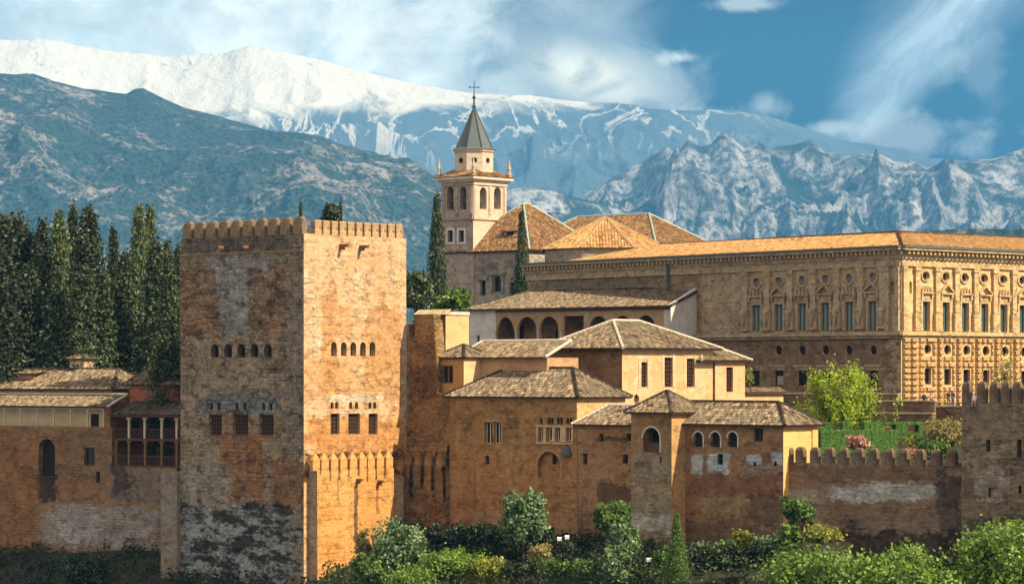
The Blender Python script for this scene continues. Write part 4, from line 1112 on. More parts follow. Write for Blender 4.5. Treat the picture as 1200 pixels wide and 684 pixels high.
# ------------------------------------------------------------------ renaissance palace
PN = pt(1056, 345.0); PA = pt(618, 402.0)
PB_dir = Vector((.738, .674)).normalized(); PB = to(PN, PB_dir, 1300)
PL, PR = Face(PA, PN), Face(PN, PB)
def build_palace():
    zb = -6.0; zc = PL.z_at(1052, 303); ztop = PL.z_at(1052, 290)
    t = thing('renaissance_palace', 'long two storey stone palace with pilasters, round windows and a rusticated sunlit front', 'palace', V3(PN, zb))
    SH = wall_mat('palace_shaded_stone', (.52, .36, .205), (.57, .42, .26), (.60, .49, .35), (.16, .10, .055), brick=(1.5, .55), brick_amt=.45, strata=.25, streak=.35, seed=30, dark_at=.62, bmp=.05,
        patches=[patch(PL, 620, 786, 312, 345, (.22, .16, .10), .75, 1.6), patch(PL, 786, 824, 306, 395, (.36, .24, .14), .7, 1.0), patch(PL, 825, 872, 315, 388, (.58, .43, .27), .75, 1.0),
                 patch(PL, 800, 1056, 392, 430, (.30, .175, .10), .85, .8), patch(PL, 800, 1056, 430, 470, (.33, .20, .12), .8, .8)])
    LT = wall_mat('palace_sunlit_stone', (.66, .47, .25), (.64, .42, .19), (.70, .56, .36), (.36, .20, .08), brick=(1.5, .55), brick_amt=.2, strata=.15, streak=.2, seed=31, dark_at=.7, bmp=.03, fine=.35)  # lighter copy of the palace stone, sunlight put into its colour
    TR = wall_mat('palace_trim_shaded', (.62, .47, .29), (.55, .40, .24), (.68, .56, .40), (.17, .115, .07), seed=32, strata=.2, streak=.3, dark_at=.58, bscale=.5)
    TL = wall_mat('palace_trim_sunlit', (.70, .52, .29), (.64, .43, .2), (.74, .6, .4), (.38, .22, .1), seed=33, strata=.1, streak=.2, dark_at=.7, bscale=.5)  # trim copy lightened for the sunlit front
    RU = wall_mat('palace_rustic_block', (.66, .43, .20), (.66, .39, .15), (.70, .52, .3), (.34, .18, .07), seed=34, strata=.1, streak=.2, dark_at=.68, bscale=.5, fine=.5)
    cxL = (887, 913.5, 940.8, 968, 996, 1023.3); pilL = (874.5, 900.5, 927.2, 954.5, 982.2, 1010, 1036)
    cxR = (1084.3, 1107.5, 1130, 1152.6, 1175, 1197.6, 1219.8, 1241.6, 1263); pilR = (1073.5, 1097, 1119.6, 1142, 1164.5, 1186.8, 1209, 1231, 1252.6, 1274)
    cyL = lambda px: 331.3 - (px - 887) * .0475
    cyR = lambda px: 323.3 + (px - 1084) * .047
    wl = lambda px: 357.5 - (px - 887) * .035
    wr = lambda px: 353.3 + (px - 1084) * .04
    opL, opR, ocL, ocR, oL2, oR2, w2L, w2R = [], [], [], [], [], [], [], []
    for x in cxL:
        opL.append(Op(PL, x - 4.9, x + 4.9, wl(x), 387.6, 'rect', .28, 'french')); ocL.append(Op(PL, x - 4.3, x + 4.3, cyL(x) - 5.6, cyL(x) + 5.6, 'round', .3))
    for x in cxR:
        opR.append(Op(PR, x - 4.0, x + 4.0, wr(x), 388 + (x - 1084) * .03, 'rect', .4, 'french')); ocR.append(Op(PR, x - 4.1, x + 4.1, cyR(x) - 5.2, cyR(x) + 5.2, 'round', .4))
    for x in (912, 939.7, 967, 994.3, 1023): oL2.append(Op(PL, x - 4.4, x + 4.4, 404.6, 416, 'round', .35))
    for x in cxR: y = 409.2 + (x - 1088) * .028; oR2.append(Op(PR, x - 4.2 + 3, x + 4.2 + 3, y - 6, y + 6, 'round', .45))
    for x in (884.5, 912.5, 939.8, 967.4, 995, 1023.3): w2L.append(Op(PL, x - 5.6, x + 5.6, 434, 452, 'rect', .35, 'frame'))
    for x in cxR: y = 431.7 + (x - 1088) * .024; w2R.append(Op(PR, x - 4 + 3, x + 4 + 3, y, y + 18.6, 'rect', .5, 'frame'))
    door = Op(PL, 805.5, 815.5, 367, 391, 'rect', .8); nicheL = Op(PL, 1043, 1048, 330, 345, 'arch', .4); nicheR = Op(PR, 1065.6, 1068.6, 329.5, 344, 'arch', .4)
    allL = opL + ocL + oL2 + w2L + [door, nicheL]; allR = opR + ocR + oR2 + w2R + [nicheR]
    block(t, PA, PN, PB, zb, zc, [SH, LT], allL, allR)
    for o in opL: window_part(o, t, [M['left_glass'], M['iron']])
    for o in opR: window_part(o, t, [M['teal_glass'], M['iron']])
    for o in ocL: window_part(o, t, [M['grey_glass']], 'round_window')
    for o in ocR: window_part(o, t, [M['bronze']], 'round_window')
    for o in oL2 + oR2: window_part(o, t, [M['glass']], 'round_window')
    for o in w2L + w2R: window_part(o, t, [M['glass'], M['wood']])
    window_part(door, t, [M['void']], 'door'); window_part(nicheL, t, [SH], 'niche'); window_part(nicheR, t, [LT], 'niche')
    # open shutter in a lower window
    mb = MB(); o = w2L[1]; PL.box(mb, o.s0 + .45, o.s1 - .12, o.z0 + .15, o.z0 + 1.25, -.25, -.18); mb.build('window_blind', TR, t)
    # rings round the oculi, frames, lintels, pediments
    def ring(mb, f, o, r0, r1, d):
        a = [(lambda p, k: ((p[0] - (o.s0 + o.s1) / 2) * k + (o.s0 + o.s1) / 2, (p[1] - (o.z0 + o.z1) / 2) * k + (o.z0 + o.z1) / 2))(p, r0) for p in o.poly]
        b = [(lambda p, k: ((p[0] - (o.s0 + o.s1) / 2) * k + (o.s0 + o.s1) / 2, (p[1] - (o.z0 + o.z1) / 2) * k + (o.z0 + o.z1) / 2))(p, r1) for p in o.poly]
        n = len(a)
        for i in range(n):
            j = (i + 1) % n
            mb.poly([f.P(*a[i], d), f.P(*b[i], d), f.P(*b[j], d), f.P(*a[j], d)])
            mb.poly([f.P(*b[i], d), f.P(*b[i], .003), f.P(*b[j], .003), f.P(*b[j], d)])
            mb.poly([f.P(*a[i], .003), f.P(*a[i], d), f.P(*a[j], d), f.P(*a[j], .003)])
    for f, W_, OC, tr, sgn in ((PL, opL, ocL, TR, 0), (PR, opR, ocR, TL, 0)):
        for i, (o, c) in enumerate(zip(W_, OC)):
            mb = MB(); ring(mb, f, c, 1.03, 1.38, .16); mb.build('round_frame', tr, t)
            mb = MB(); e = .34; sm = (o.s0 + o.s1) / 2; hw = (o.s1 - o.s0) / 2
            f.box(mb, o.s0 - e, o.s0 - .02, o.z0, o.z1 + .3, .003, .2); f.box(mb, o.s1 + .02, o.s1 + e, o.z0, o.z1 + .3, .003, .2)
            f.box(mb, o.s0 - .02, o.s1 + .02, o.z1 + .02, o.z1 + .3, .003, .2)
            f.box(mb, o.s0 - e - .2, o.s1 + e + .2, o.z1 + .95, o.z1 + 1.15, .003, .5)
            f.box(mb, o.s0 - e - .05, o.s1 + e + .05, o.z1 + .33, o.z1 + .92, .003, .16)
            f.box(mb, o.s0 - e - .15, o.s0 - e + .15, o.z1 + .4, o.z1 + .92, .165, .42); f.box(mb, o.s1 + e - .15, o.s1 + e + .15, o.z1 + .4, o.z1 + .92, .165, .42)
            mb.build('window_surround', tr, t)
            zt = o.z1 + 1.16; mb = MB()
            if i % 2 == 1:
                h = .85; q = hw + e + .22
                for a, b in (((sm - q, zt), (sm, zt + h)), ((sm, zt + h), (sm + q, zt))):
                    th = .2
                    pts = [f.P(a[0], a[1], .003), f.P(b[0], b[1], .003), f.P(b[0], b[1] + th, .003), f.P(a[0], a[1] + th, .003)]
                    ou = V3(f.n * .48, 0)
                    p2 = [p + ou for p in pts]
                    mb.poly(p2)
                    for k in range(4): mb.poly([pts[k], pts[(k + 1) % 4], p2[(k + 1) % 4], p2[k]])
                mb.build('pediment', tr, t)
            else:
                for k in (-1, -.33, .33, 1):
                    x = sm + k * (hw + e - .15)
                    f.box(mb, x - .13, x + .13, zt, zt + .3, .1, .36)
                    f.box(mb, x - .07, x + .07, zt + .3, zt + .62 + (.12 if abs(k) < .5 else 0), .16, .3)
                mb.build('finial_crest', tr, t)
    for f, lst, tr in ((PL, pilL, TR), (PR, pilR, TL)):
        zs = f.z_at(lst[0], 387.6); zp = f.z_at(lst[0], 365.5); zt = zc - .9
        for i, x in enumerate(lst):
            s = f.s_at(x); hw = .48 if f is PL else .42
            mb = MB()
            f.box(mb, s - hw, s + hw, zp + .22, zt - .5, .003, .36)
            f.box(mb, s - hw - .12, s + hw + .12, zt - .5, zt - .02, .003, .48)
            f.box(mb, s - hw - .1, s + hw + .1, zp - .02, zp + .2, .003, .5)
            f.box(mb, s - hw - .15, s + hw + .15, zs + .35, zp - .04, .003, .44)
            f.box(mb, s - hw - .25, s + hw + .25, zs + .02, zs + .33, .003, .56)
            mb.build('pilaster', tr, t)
            if f is PL:
                mb = MB(); c = f.P(s, zp - .9, .62); mb.lathe(c, [(.18, -.9), (.3, -.45), (.46, .25), (.58, .75), (.5, .95)], 8); mb.build('lantern_bracket', TR, t)
    # corner pilasters
    for f, x, tr in ((PL, 1052.5, TR), (PR, 1059, TL), (PL, 1041, TR)):
        s = f.s_at(x); zs = f.z_at(x, 387.6); mb = MB()
        f.box(mb, s - .32, s + .32, zs + 2.6, zc - 1.4, .004, .3); f.box(mb, s - .42, s + .42, zs + .02, zs + 2.55, .004, .4); f.box(mb, s - .4, s + .4, zc - 1.38, zc - .92, .004, .4)
        mb.build('corner_pilaster', tr, t)
    # entablature, cornice with consoles, string course
    for f, tr, x0, xs in ((PL, TR, 0.0, PL.s_at(800)), (PR, TL, 0.0, 0.0)):
        ext = .0
        mb = MB()
        f.box(mb, 0, f.L, zc - .88, zc - .45, .003, .26); f.box(mb, 0, f.L, zc - .44, zc + .02, .003, .16)
        mb.build('entablature', tr, t)
        mb = MB()
        f.box(mb, -.1, f.L + .1, zc + .02, zc + .5, -.3, .35)
        f.box(mb, -.8 if f is PR else -.1, f.L + (.8 if f is PL else .1), zc + 1.0, ztop - .05, -.3, 1.25)
        n = int(f.L / .78)
        for i in range(n):
            s = f.L * (i + .5) / n
            f.box(mb, s - .17, s + .17, zc + .52, zc + .99, .0, 1.0)
        mb.build('cornice', tr, t)
        mb = MB(); zs = f.z_at(1056, 387.6)
        f.box(mb, xs - (.5 if f is PR else 0), f.L + (.5 if f is PL else 0), zs - .5, zs - .02, .003, .62); f.box(mb, xs, f.L, zs - .85, zs - .52, .003, .3)
        mb.build('string_course', tr, t)
    mb = MB()
    for f in (PL, PR): f.box(mb, -.9 if f is PR else -.1, f.L + (.9 if f is PL else .1), ztop - .04, ztop + .2, .4, 1.4)
    mb.build('gutter', M['slate'], t)
    mb = MB(); s = PL.s_at(785.5); PL.box(mb, s - .16, s + .16, PL.z_at(785, 345), zc + 1.0, .3, .62); mb.build('downpipe', M['slate'], t)
    # lower frames on the left side
    for o in w2L[1:]:
        mb = MB(); e = .55
        PL.box(mb, o.s0 - e, o.s1 + e, o.z1 + .45, o.z1 + .7, .003, .2); PL.box(mb, o.s0 - .3, o.s1 + .3, o.z1 + .02, o.z1 + .42, .003, .08)
        mb.build('lintel', TR, t)
    # rusticated ashlar on the sunlit lower storey: cushioned courses, quoin-like bands between the windows
    holes = oR2 + w2R; rnd = random.Random(4)
    z0, z1 = PR.z_at(1062, 474), PR.z_at(1062, 394.5)
    nrow = 11; rh = (z1 - z0) / nrow
    colb = [PR.s_at(x) for x in (1056.6, 1065.5)] + [PR.s_at(1097.5 + 22.3 * k) for k in range(9)]
    mb = MB()
    def cushion(a, b, c, d_, out):
        g = .07; k = .11
        a += g; b -= g; c += g; d_ -= g
        if b - a < .15 or d_ - c < .15: return
        p = [PR.P(a, c, .003), PR.P(b, c, .003), PR.P(b, d_, .003), PR.P(a, d_, .003)]
        q = [PR.P(a + k, c + k, out), PR.P(b - k, c + k, out), PR.P(b - k, d_ - k, out), PR.P(a + k, d_ - k, out)]
        mb.poly(q)
        for i in range(4): mb.poly([p[i], p[(i + 1) % 4], q[(i + 1) % 4], q[i]])
    for r in range(nrow):
        c, d_ = z0 + r * rh, z0 + (r + 1) * rh
        for i, (xa, xb) in enumerate(zip(colb[1:], colb[2:])):
            w_ = xb - xa
            # a proud pier at each bay edge, then the window field
            cuts = [xa - (.0), xa + w_ * .30, xb]
            cushion(xa, xa + w_ * .30 - .02, c, d_, .42 + rnd.uniform(-.03, .03))
            a, b = xa + w_ * .30 + .08, xb - .08
            segs = [(a, b)]
            hz = [h for h in holes if h.s1 > a and h.s0 < b and h.z1 > c + .06 and h.z0 < d_ - .06]
            for h in hz:
                ns = []
                for (p, q) in segs:
                    if h.s0 - .08 > p: ns.append((p, min(q, h.s0 - .08)))
                    if h.s1 + .08 < q: ns.append((max(p, h.s1 + .08), q))
                segs = ns
            for (p, q) in segs:
                if q - p > 1.9:
                    m_ = p + (q - p) * (.5 + (.12 if r % 2 else -.1)); cushion(p, m_, c, d_, .3); cushion(m_, q, c, d_, .3)
                else: cushion(p, q, c, d_, .3 + rnd.uniform(-.03, .03))
        cushion(colb[0], colb[1], c, d_, .42)
    mb.build('rusticated_ashlar', RU, t)
    # roofs
    w_, rise = 5.6, PL.z_at(1050, 274) * 1.02 - ztop
    e = .9; zr = ztop + .2
    Ls = PL.s_at(668)
    r0, r1 = PL.P(PL.s_at(735), zr + rise, -w_), PL.P(PL.L - 3.5, zr + rise, -w_)
    nq, nt_ = slope_quads(PL.P(Ls, zr, e), V3(PN + PL.n * e + PR.n * e, zr), V3(PN + (PB - PN).normalized() * 0 - PL.n * w_ - PR.n * w_ , zr + rise), r0, RNG, pu=.34, pv=.5)
    kk = V3(PN - PL.n * w_ - PR.n * w_, zr + rise)
    mq, mt = slope_quads(V3(PN + PL.n * e + PR.n * e, zr), PR.P(PR.L, zr, e), PR.P(PR.L, zr + rise, -w_), kk, RNG, pu=.34, pv=.5)
    fl_ = np.array([[r0, kk, PR.P(PR.L, zr + rise, -w_), PL.P(PL.s_at(735), zr + rise, -w_ - 40)]])
    lq = np.array([[PL.P(Ls, zr, e), r0, PL.P(PL.s_at(735), zr + rise, -w_ - 8), PL.P(Ls, zr, -w_ - 10)]])
    o = array_mesh('roof', np.concatenate([nq, mq, fl_ - np.array([0, 0, .05]), lq]), np.concatenate([nt_, mt, [.5], [.6]]), M['tile_orange'], t)
    mb = MB(); ridge_caps(mb, r0, kk, .16); ridge_caps(mb, kk, PR.P(PR.L, zr + rise, -w_), .16); ridge_caps(mb, V3(PN + PL.n * e + PR.n * e, zr), kk, .2)
    k = mb.build('ridge_tile_line', M['tile_brown'], t); k.parent = o
    # flat lead strip on the low left part
    mb = MB(); mb.poly([PL.P(0, zr, 1.2), PL.P(Ls + 8, zr, 1.2), PL.P(Ls + 8, zr + .3, -9), PL.P(0, zr + .3, -9)]); mb.build('lead_roof', M['slate'], t)
    # octagonal chapel roof rising behind the left part
    c = pt(709, 414); R_ = 9.0 / math.cos(math.pi / 8)
    zc8, za = zz(290.5, 405), zz(254.5, 414)
    ch = thing('chapel_drum', 'octagonal chapel drum with faceted pale and orange tile roof behind the palace gutter', 'chapel', V3(c, ztop))
    base_ang = math.radians(-90) + math.pi / 8
    ring_ = [c + Vector((math.cos(base_ang + k * math.pi / 4), math.sin(base_ang + k * math.pi / 4))) * R_ for k in range(8)]
    mb = MB(); ring2 = [c + (p - c) * .95 for p in ring_]
    for k in range(8):
        a, b = ring2[k - 1], ring2[k]
        mb.poly([V3(a, ztop - 3), V3(b, ztop - 3), V3(b, zc8 - .02), V3(a, zc8 - .02)])
    mb.build('wall', wall_mat('chapel_plaster', (.40, .31, .20), (.45, .36, .25), (.5, .42, .32), (.2, .14, .09), seed=36, strata=.2), ch)
    qs, ts = [], []
    for k in range(8):
        a, b = ring_[k - 1], ring_[k]
        q, ti = slope_quads(V3(a, zc8), V3(b, zc8), V3(c, za), V3(c, za), RNG, pu=.42, pv=.6)
        qs.append(q); ts.append(ti)
    o = array_mesh('roof', np.concatenate(qs), np.concatenate(ts), M['tile_orange'], ch)
    mb = MB()
    for k in range(8): ridge_caps(mb, V3(ring_[k], zc8), V3(c, za), .16)
    k = mb.build('ridge_tile_line', M['tile_pale'], ch); k.parent = o
build_palace()

# ------------------------------------------------------------------ arcaded gallery under the palace
def build_gallery():
    n = pt(789, 370.5); a = to(n, UL, 550); b = to(n, UR, 806)
    f, r = Face(a, n), Face(n, b)
    ze = f.z_at(789, 358.5); zf = f.z_at(789, 407)
    t = thing('arcaded_gallery', 'upper gallery with a row of arches on slim columns and a long tile roof', 'building', V3(n, -6))
    mw = wall_mat('gallery_plaster', (.45, .27, .14), (.48, .31, .17), (.53, .4, .26), (.22, .12, .06), seed=40, strata=.12, streak=.15, dark_at=.74, bmp=.02, fine=.25)
    back = wall_mat('gallery_back_wall', (.40, .23, .11), (.36, .2, .095), (.46, .3, .17), (.16, .08, .04), seed=41, strata=.1, streak=.2)
    cs = (592.7, 617.8, 643.6, 672.5, 701.7, 729.9, 757)
    ops = [Op(f, x - 11, x + 11, 371.3 - (x - 592) * .012, 406.5, 'ogive' if x < 600 else 'arch', .35) for x in cs]
    ops[3] = Op(f, 660.5, 684, 370, 406.5, 'rect', .35)
    K = a + b - n
    mb = MB()
    s0 = f.s_at(581)
    wall_face(mb, f, -6, ze, ops, 0, s0=s0)
    wall_face(mb, f, -6, ze, [Op(f, 558.5, 562, 393, 400, 'rect', .3)], 1, s0=0, s1=s0)
    mb.build('wall', [mw, M['white_wall']], t)
    window_part(Op(f, 558.5, 562, 393, 400, 'rect', .3), t, [M['void']])
    # gallery room: floor, back wall, gable
    mb = MB()
    mb.poly([f.P(0, zf - .3, -.35), f.P(f.L, zf - .3, -.35), f.P(f.L, zf - .3, -3.4), f.P(0, zf - .3, -3.4)], 1)
    mb.poly([f.P(s0, zf - .3, -3.4), f.P(f.L - .3, zf - .3, -3.4), f.P(f.L - .3, ze, -3.4), f.P(s0, ze, -3.4)], 0)
    mb.poly([f.P(s0, zf - .3, -.35), f.P(s0, zf - .3, -3.4), f.P(s0, ze, -3.4), f.P(s0, ze, -.35)], 0)
    mb.poly([f.P(0, ze - .02, 0), f.P(f.L, ze - .02, 0), f.P(f.L, ze - .02, -3.4), f.P(0, ze - .02, -3.4)], 1)
    mb.poly([f.P(0, -6, 0), f.P(0, -6, -6), f.P(0, ze, -6), f.P(0, ze, 0)], 2)
    mb.build('inner_room', [back, M['wood'], M['white_wall']], t)
    for x0, x1, y0, y1 in ((589, 594, 381, 407), (632, 637, 386, 407), (672, 681, 380, 407), (716, 722, 384, 407)):
        mb = MB(); f.pbox(mb, x0, x1, y0, y1, -3.39, -3.3); mb.build('doorway', M['void'], t)
    # columns between the arches
    for x in (605.3, 630.7, 657.5, 687.2, 715.8, 743.4):
        s = f.s_at(x); zt = f.z_at(x, 384.5); mb = MB()
        mb.lathe(f.P(s, zf, .06), [(.22, -.3), (.22, 0), (.15, .12), (.14, zt - zf - .3), (.2, zt - zf - .2), (.27, zt - zf)], 10)
        mb.build('column', M['marble'], t)
    for o in ops:
        if o.kind == 'rect': continue
        mb = MB(); q = shape(o.s0 - .22, o.s1 + .22, o.z0, o.z1 + .22, o.kind); p = o.poly
        for i in range(1, len(p) - 1):
            mb.poly([f.P(*p[i], .07), f.P(*q[i], .07), f.P(*q[i + 1], .07), f.P(*p[i + 1], .07)])
            mb.poly([f.P(*q[i], .07), f.P(*q[i], .002), f.P(*q[i + 1], .002), f.P(*q[i + 1], .07)])
        mb.build('arch_moulding', mw, t)
    mb = MB(); f.box(mb, s0, f.L - .02, ze - .42, ze - .03, .003, .12); mb.build('eave_frieze', M['wood_mid'], t)
    mb = MB(); f.box(mb, f.L - 1.5, f.L - .01, -6, ze - .45, .003, .05); mb.build('end_strip', M['white_wall'], t)
    # sloping roof up against the palace, white gable at its end
    zr = zz(338, 379)
    A, B = f.P(-1.2, ze + .02, .6), f.P(f.L + .1, ze + .02, .6)
    Cc, Dd = f.P(f.L + .1, zr, -6.4), f.P(5.2, zr, -6.4)
    mono_roof(t, A, B, Cc, Dd, 'tile', capm='tile_dark')
    q, ti = slope_quads(f.P(-1.2, ze + .02, -13), A, Dd, Dd, RNG)
    o = array_mesh('roof', q, ti, M['tile'], t)
    mb = MB()
    g = Face(n + NR * .02, n + NR * .02 + UR * 7.5)
    wall_face(mb, g, -6, ze, (), 0, top=[(7.5, zr + .9), (6.2, zr + .5), (-.6, ze + .15)])
    mb2 = [g.P(7.5, zr + .9), g.P(6.2, zr + .5), g.P(-.6, ze + .15)]
    bk = V3(-g.n * .45, 0)
    for p, q_ in zip(mb2, mb2[1:]): mb.poly([p, q_, q_ + bk, p + bk])
    mb.poly([mb2[0] + bk, g.P(7.5, ze) + bk, g.P(0, ze) + bk, mb2[2] + bk])
    mb.poly([g.P(-.6, ze + .15), g.P(0, ze), g.P(0, ze) + bk, g.P(-.6, ze + .15) + bk])
    mb.build('gable', M['white_wall'], t)
build_gallery()

# ------------------------------------------------------------------ church
def build_church():
    n = pt(554.5, 431); a = to(n, UL, 517.5); b = to(n, UR, 593.5)
    f, r = Face(a, n), Face(n, b); K = a + b - n
    cen = (a + b) / 2
    t = thing('bell_tower', 'pink stone church bell tower with arched belfry and pointed grey spire topped by a cross', 'tower', V3(n, 8))
    zc = f.z_at(554, 208.5); zb = f.z_at(554, 254.5)
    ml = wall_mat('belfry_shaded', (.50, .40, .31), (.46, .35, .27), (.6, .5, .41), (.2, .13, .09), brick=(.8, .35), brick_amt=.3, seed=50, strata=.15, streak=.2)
    mr = wall_mat('belfry_lit', (.60, .48, .37), (.56, .43, .31), (.68, .58, .48), (.30, .2, .13), brick=(.8, .35), brick_amt=.2, seed=51, strata=.1, streak=.15, dark_at=.75, fine=.2, bmp=.02)  # paler belfry copy, the sun's brightness put into its colour
    arL = [Op(f, x - 3.8, x + 3.8, 219, 245.5, 'arch', 1.3) for x in (527.6, 542.6)]; arR = [Op(r, x - 4, x + 4, 219.5, 245, 'arch', 1.3) for x in (566.3, 583)]
    sq = [Op(f, a_, b_, 270, 283.5, 'rect', .5, 'lattice') for a_, b_ in ((525, 531), (538, 544))]
    block(t, a, n, b, 8, zc - .5, [ml, mr], arL + sq, arR)
    for o in arL + arR: window_part(o, t, [M['void']], 'belfry_opening')
    for o in sq: window_part(o, t, [M['glass'], M['iron']])
    mb = MB()
    for o in sq:
        e = .35
        f.box(mb, o.s0 - e, o.s0 - .02, o.z0 - e, o.z1 + e, .003, .1); f.box(mb, o.s1 + .02, o.s1 + e, o.z0 - e, o.z1 + e, .003, .1)
        f.box(mb, o.s0 - .02, o.s1 + .02, o.z1 + .02, o.z1 + e, .003, .1); f.box(mb, o.s0 - .02, o.s1 + .02, o.z0 - e, o.z0 - .02, .003, .1)
    mb.build('window_surround', M['white_wall'], t)
    for i, o in enumerate(arR + arL):
        c = o.face.P((o.s0 + o.s1) / 2, o.z0 + 1.05, -.55)
        mb = MB(); mb.lathe(c, [(.44, 0), (.40, .08), (.30, .45), (.24, .8), (.1, .95)], 12); mb.tube([c + Vector((0, 0, .9)), c + Vector((0, 0, 1.5))], .05, 6); mb.build('bell', M['bronze'], t)
    for fc, tr in ((f, ml), (r, mr)):
        for s in (.08, fc.L / 2 - .35, fc.L - .78):
            mb = MB(); fc.box(mb, s, s + .7, zb + .25, zc - 1.0, .003, .09); fc.box(mb, s + .16, s + .54, zb + .5, zc - 1.2, .091, .2); mb.build('pilaster', tr, t)
        mb = MB(); fc.box(mb, -.0, fc.L + .0, zb - .3, zb + .2, .003, .22); fc.box(mb, 0, fc.L, zc - .98, zc - .55, .003, .2); mb.build('string_course', tr, t)
    mb = MB()
    def slab(e, z0, z1):
        p = [a + (-UR + UL) * e, n + (-UR - UL) * e, b + (UR - UL) * e, K + (UR + UL) * e]
        for k in range(4): mb.poly([V3(p[k], z0), V3(p[(k + 1) % 4], z0), V3(p[(k + 1) % 4], z1), V3(p[k], z1)])
        mb.poly([V3(q, z1) for q in p]); mb.poly([V3(q, z0) for q in p[::-1]])
    slab(.35, zc - .5, zc - .15); slab(.75, zc - .148, zc + .25); mb.build('cornice', mr, t)
    # skirt roof, drum, spire
    zd = zz(202, 436); qs, ts = [], []
    cor = [a + (-UR + UL) * .8, n + (-UR - UL) * .8, b + (UR - UL) * .8, K + (UR + UL) * .8]
    for k in range(4):
        p, q = cor[k], cor[(k + 1) % 4]
        u_, t_ = slope_quads(V3(p, zc + .26), V3(q, zc + .26), V3(cen + (q - cen) * .45, zd + .4), V3(cen + (p - cen) * .45, zd + .4), RNG)
        qs.append(u_); ts.append(t_)
    array_mesh('skirt_roof', np.concatenate(qs), np.concatenate(ts), M['tile_brown'], t)
    zs = zz(176.5, 436); rd = 24.0 * 436 / F
    c3 = V3(cen, 0); rot = math.radians(-90) + math.pi / 8 + math.radians(2)
    mb = MB(); mb.lathe(c3, [(rd, zd - .4), (rd, zs - .35), (rd + .2, zs - .3), (rd + .22, zs)], 8, 0, rot)
    mb.build('drum', mr, t)
    for k in range(8):
        an = rot + (k + .5) * math.pi / 4; d = Vector((math.cos(an), math.sin(an))); s = Vector((-d.y, d.x)); rr = rd * math.cos(math.pi / 8)
        mb = MB(); cc = V3(cen + d * (rr + .01), (zd + zs) / 2)
        ring = [cc + V3(s * math.cos(x) * .42, math.sin(x) * .42) for x in [2 * math.pi * i / 12 for i in range(12)]]
        mb.poly(ring); mb.build('round_window', M['void'], t)
    zt = zz(128, 436)
    mb = MB(); mb.lathe(c3, [(rd + .4, zs + .02), (rd * .93, zs + .35), (.16, zt)], 8, 0, rot)
    sp = mb.build('spire', M['slate'], t)
    mb = MB()
    for k in range(8):
        an = rot + k * math.pi / 4; d = Vector((math.cos(an), math.sin(an)))
        mb.tube([V3(cen + d * (rd * .95), zs + .36), V3(cen + d * .17, zt)], .09, 6)
    o = mb.build('spire_ribs', M['iron'], t); o.parent = sp; o.name = 'spire_rib'
    mb = MB(); z0 = zt
    mb.lathe(V3(cen, z0), [(.17, 0), (.3, .35), (.16, .8), (.12, 1.4), (.28, 1.75), (.1, 2.1), (.07, 2.5)], 10)
    x = Vector((1, 0, 0)); zt2 = zz(94.5, 436)
    mb.box(V3(cen, z0 + 2.3) - Vector((.06, .06, 0)), (.12, 0, 0), (0, .12, 0), (0, 0, zt2 - z0 - 2.3))
    zm = zz(102.5, 436)
    mb.box(V3(cen, zm) - Vector((.68, .055, .06)), (1.36, 0, 0), (0, .11, 0), (0, 0, .12))
    for dx in (-.68, .68): mb.lathe(V3(cen + Vector((dx, 0)), zm), [(.03, -.14), (.14, 0), (.03, .14)], 8)
    mb.build('cross', M['iron'], t)
    for p in cor:
        q = cen + (p - cen) * .88; mb = MB()
        mb.lathe(V3(q, zc + .2), [(.36, 0), (.36, .5), (.44, .55), (.44, .7), (.28, .75), (.25, 1.3), (.32, 1.4), (.16, 2.1), (.05, 2.9)], 8); mb.build('pinnacle', M['pinnacle_stone'], t)
    # body: transept and nave
    N1 = pt(620, 424); A1 = to(N1, UL, 525); f1 = Face(A1, N1); z1 = f1.z_at(600, 294.5)
    ch = thing('church_body', 'grey beige church body with steep brown tile roofs beside the bell tower', 'church', V3(N1, 4))
    mc = wall_mat('church_render', (.40, .34, .265), (.44, .38, .30), (.52, .47, .39), (.18, .14, .10), brick=(.9, .4), brick_amt=.3, seed=52, strata=.2, dark_at=.6,
        patches=[patch(f1, 553, 582, 309, 317, (.22, .18, .14), .7, .9), patch(f1, 592, 606, 306, 316, (.24, .2, .16), .7, .9), patch(f1, 556, 580, 318, 324, (.28, .24, .19), .6, .8), patch(f1, 560, 615, 296, 301, (.5, .4, .3), .6, .8)])
    ops = [Op(f1, 563, 569, 329, 346, 'rect', .5), Op(f1, 578, 588, 323.5, 342, 'arch', .5), Op(f1, 597, 603, 331, 346, 'rect', .5), Op(f1, 529, 536, 304, 317, 'arch', .5), Op(f1, 529, 536, 334, 346, 'rect', .5)]
    block(ch, A1, N1, N1 + UR * 17, 4, z1, [mc, mc], ops)
    for o in ops: window_part(o, ch, [M['glass']])
    for x0, x1, y0, y1, d1 in ((560, 572, 324.5, 328, .3), (575, 577.6, 324, 343, .25), (588.4, 591, 324, 343, .25), (573, 593, 319, 322.6, .35), (526.5, 539, 318.5, 322, .4), (526.5, 539, 328, 332, .4), (526, 528.6, 303, 318, .2), (536.4, 539, 303, 318, .2)):
        mb = MB(); f1.pbox(mb, x0, x1, y0, y1, .003, d1); mb.build('stone_trim', mc, ch)
    hip_roof(ch, N1, UL, f1.L, UR, 17, z1 + .1, 7.4, .6, 'tile_brown', ridge='R', insets=(8.5, 8.5), capm='greentile', pu=.36)
    N2 = pt(768, 432); A2 = to(N2, UL, 640); B2 = to(N2, UR, 833)
    block(ch, A2, N2, B2, 4, zz(286, 432), [mc, mc])
    f2 = Face(A2, N2)
    hip_roof(ch, N2, UL, f2.L + 6, UR, (B2 - N2).length, zz(286, 432) + .1, 4.9, .6, 'tile_brown', ridge='L', capm='greentile', pu=.36)
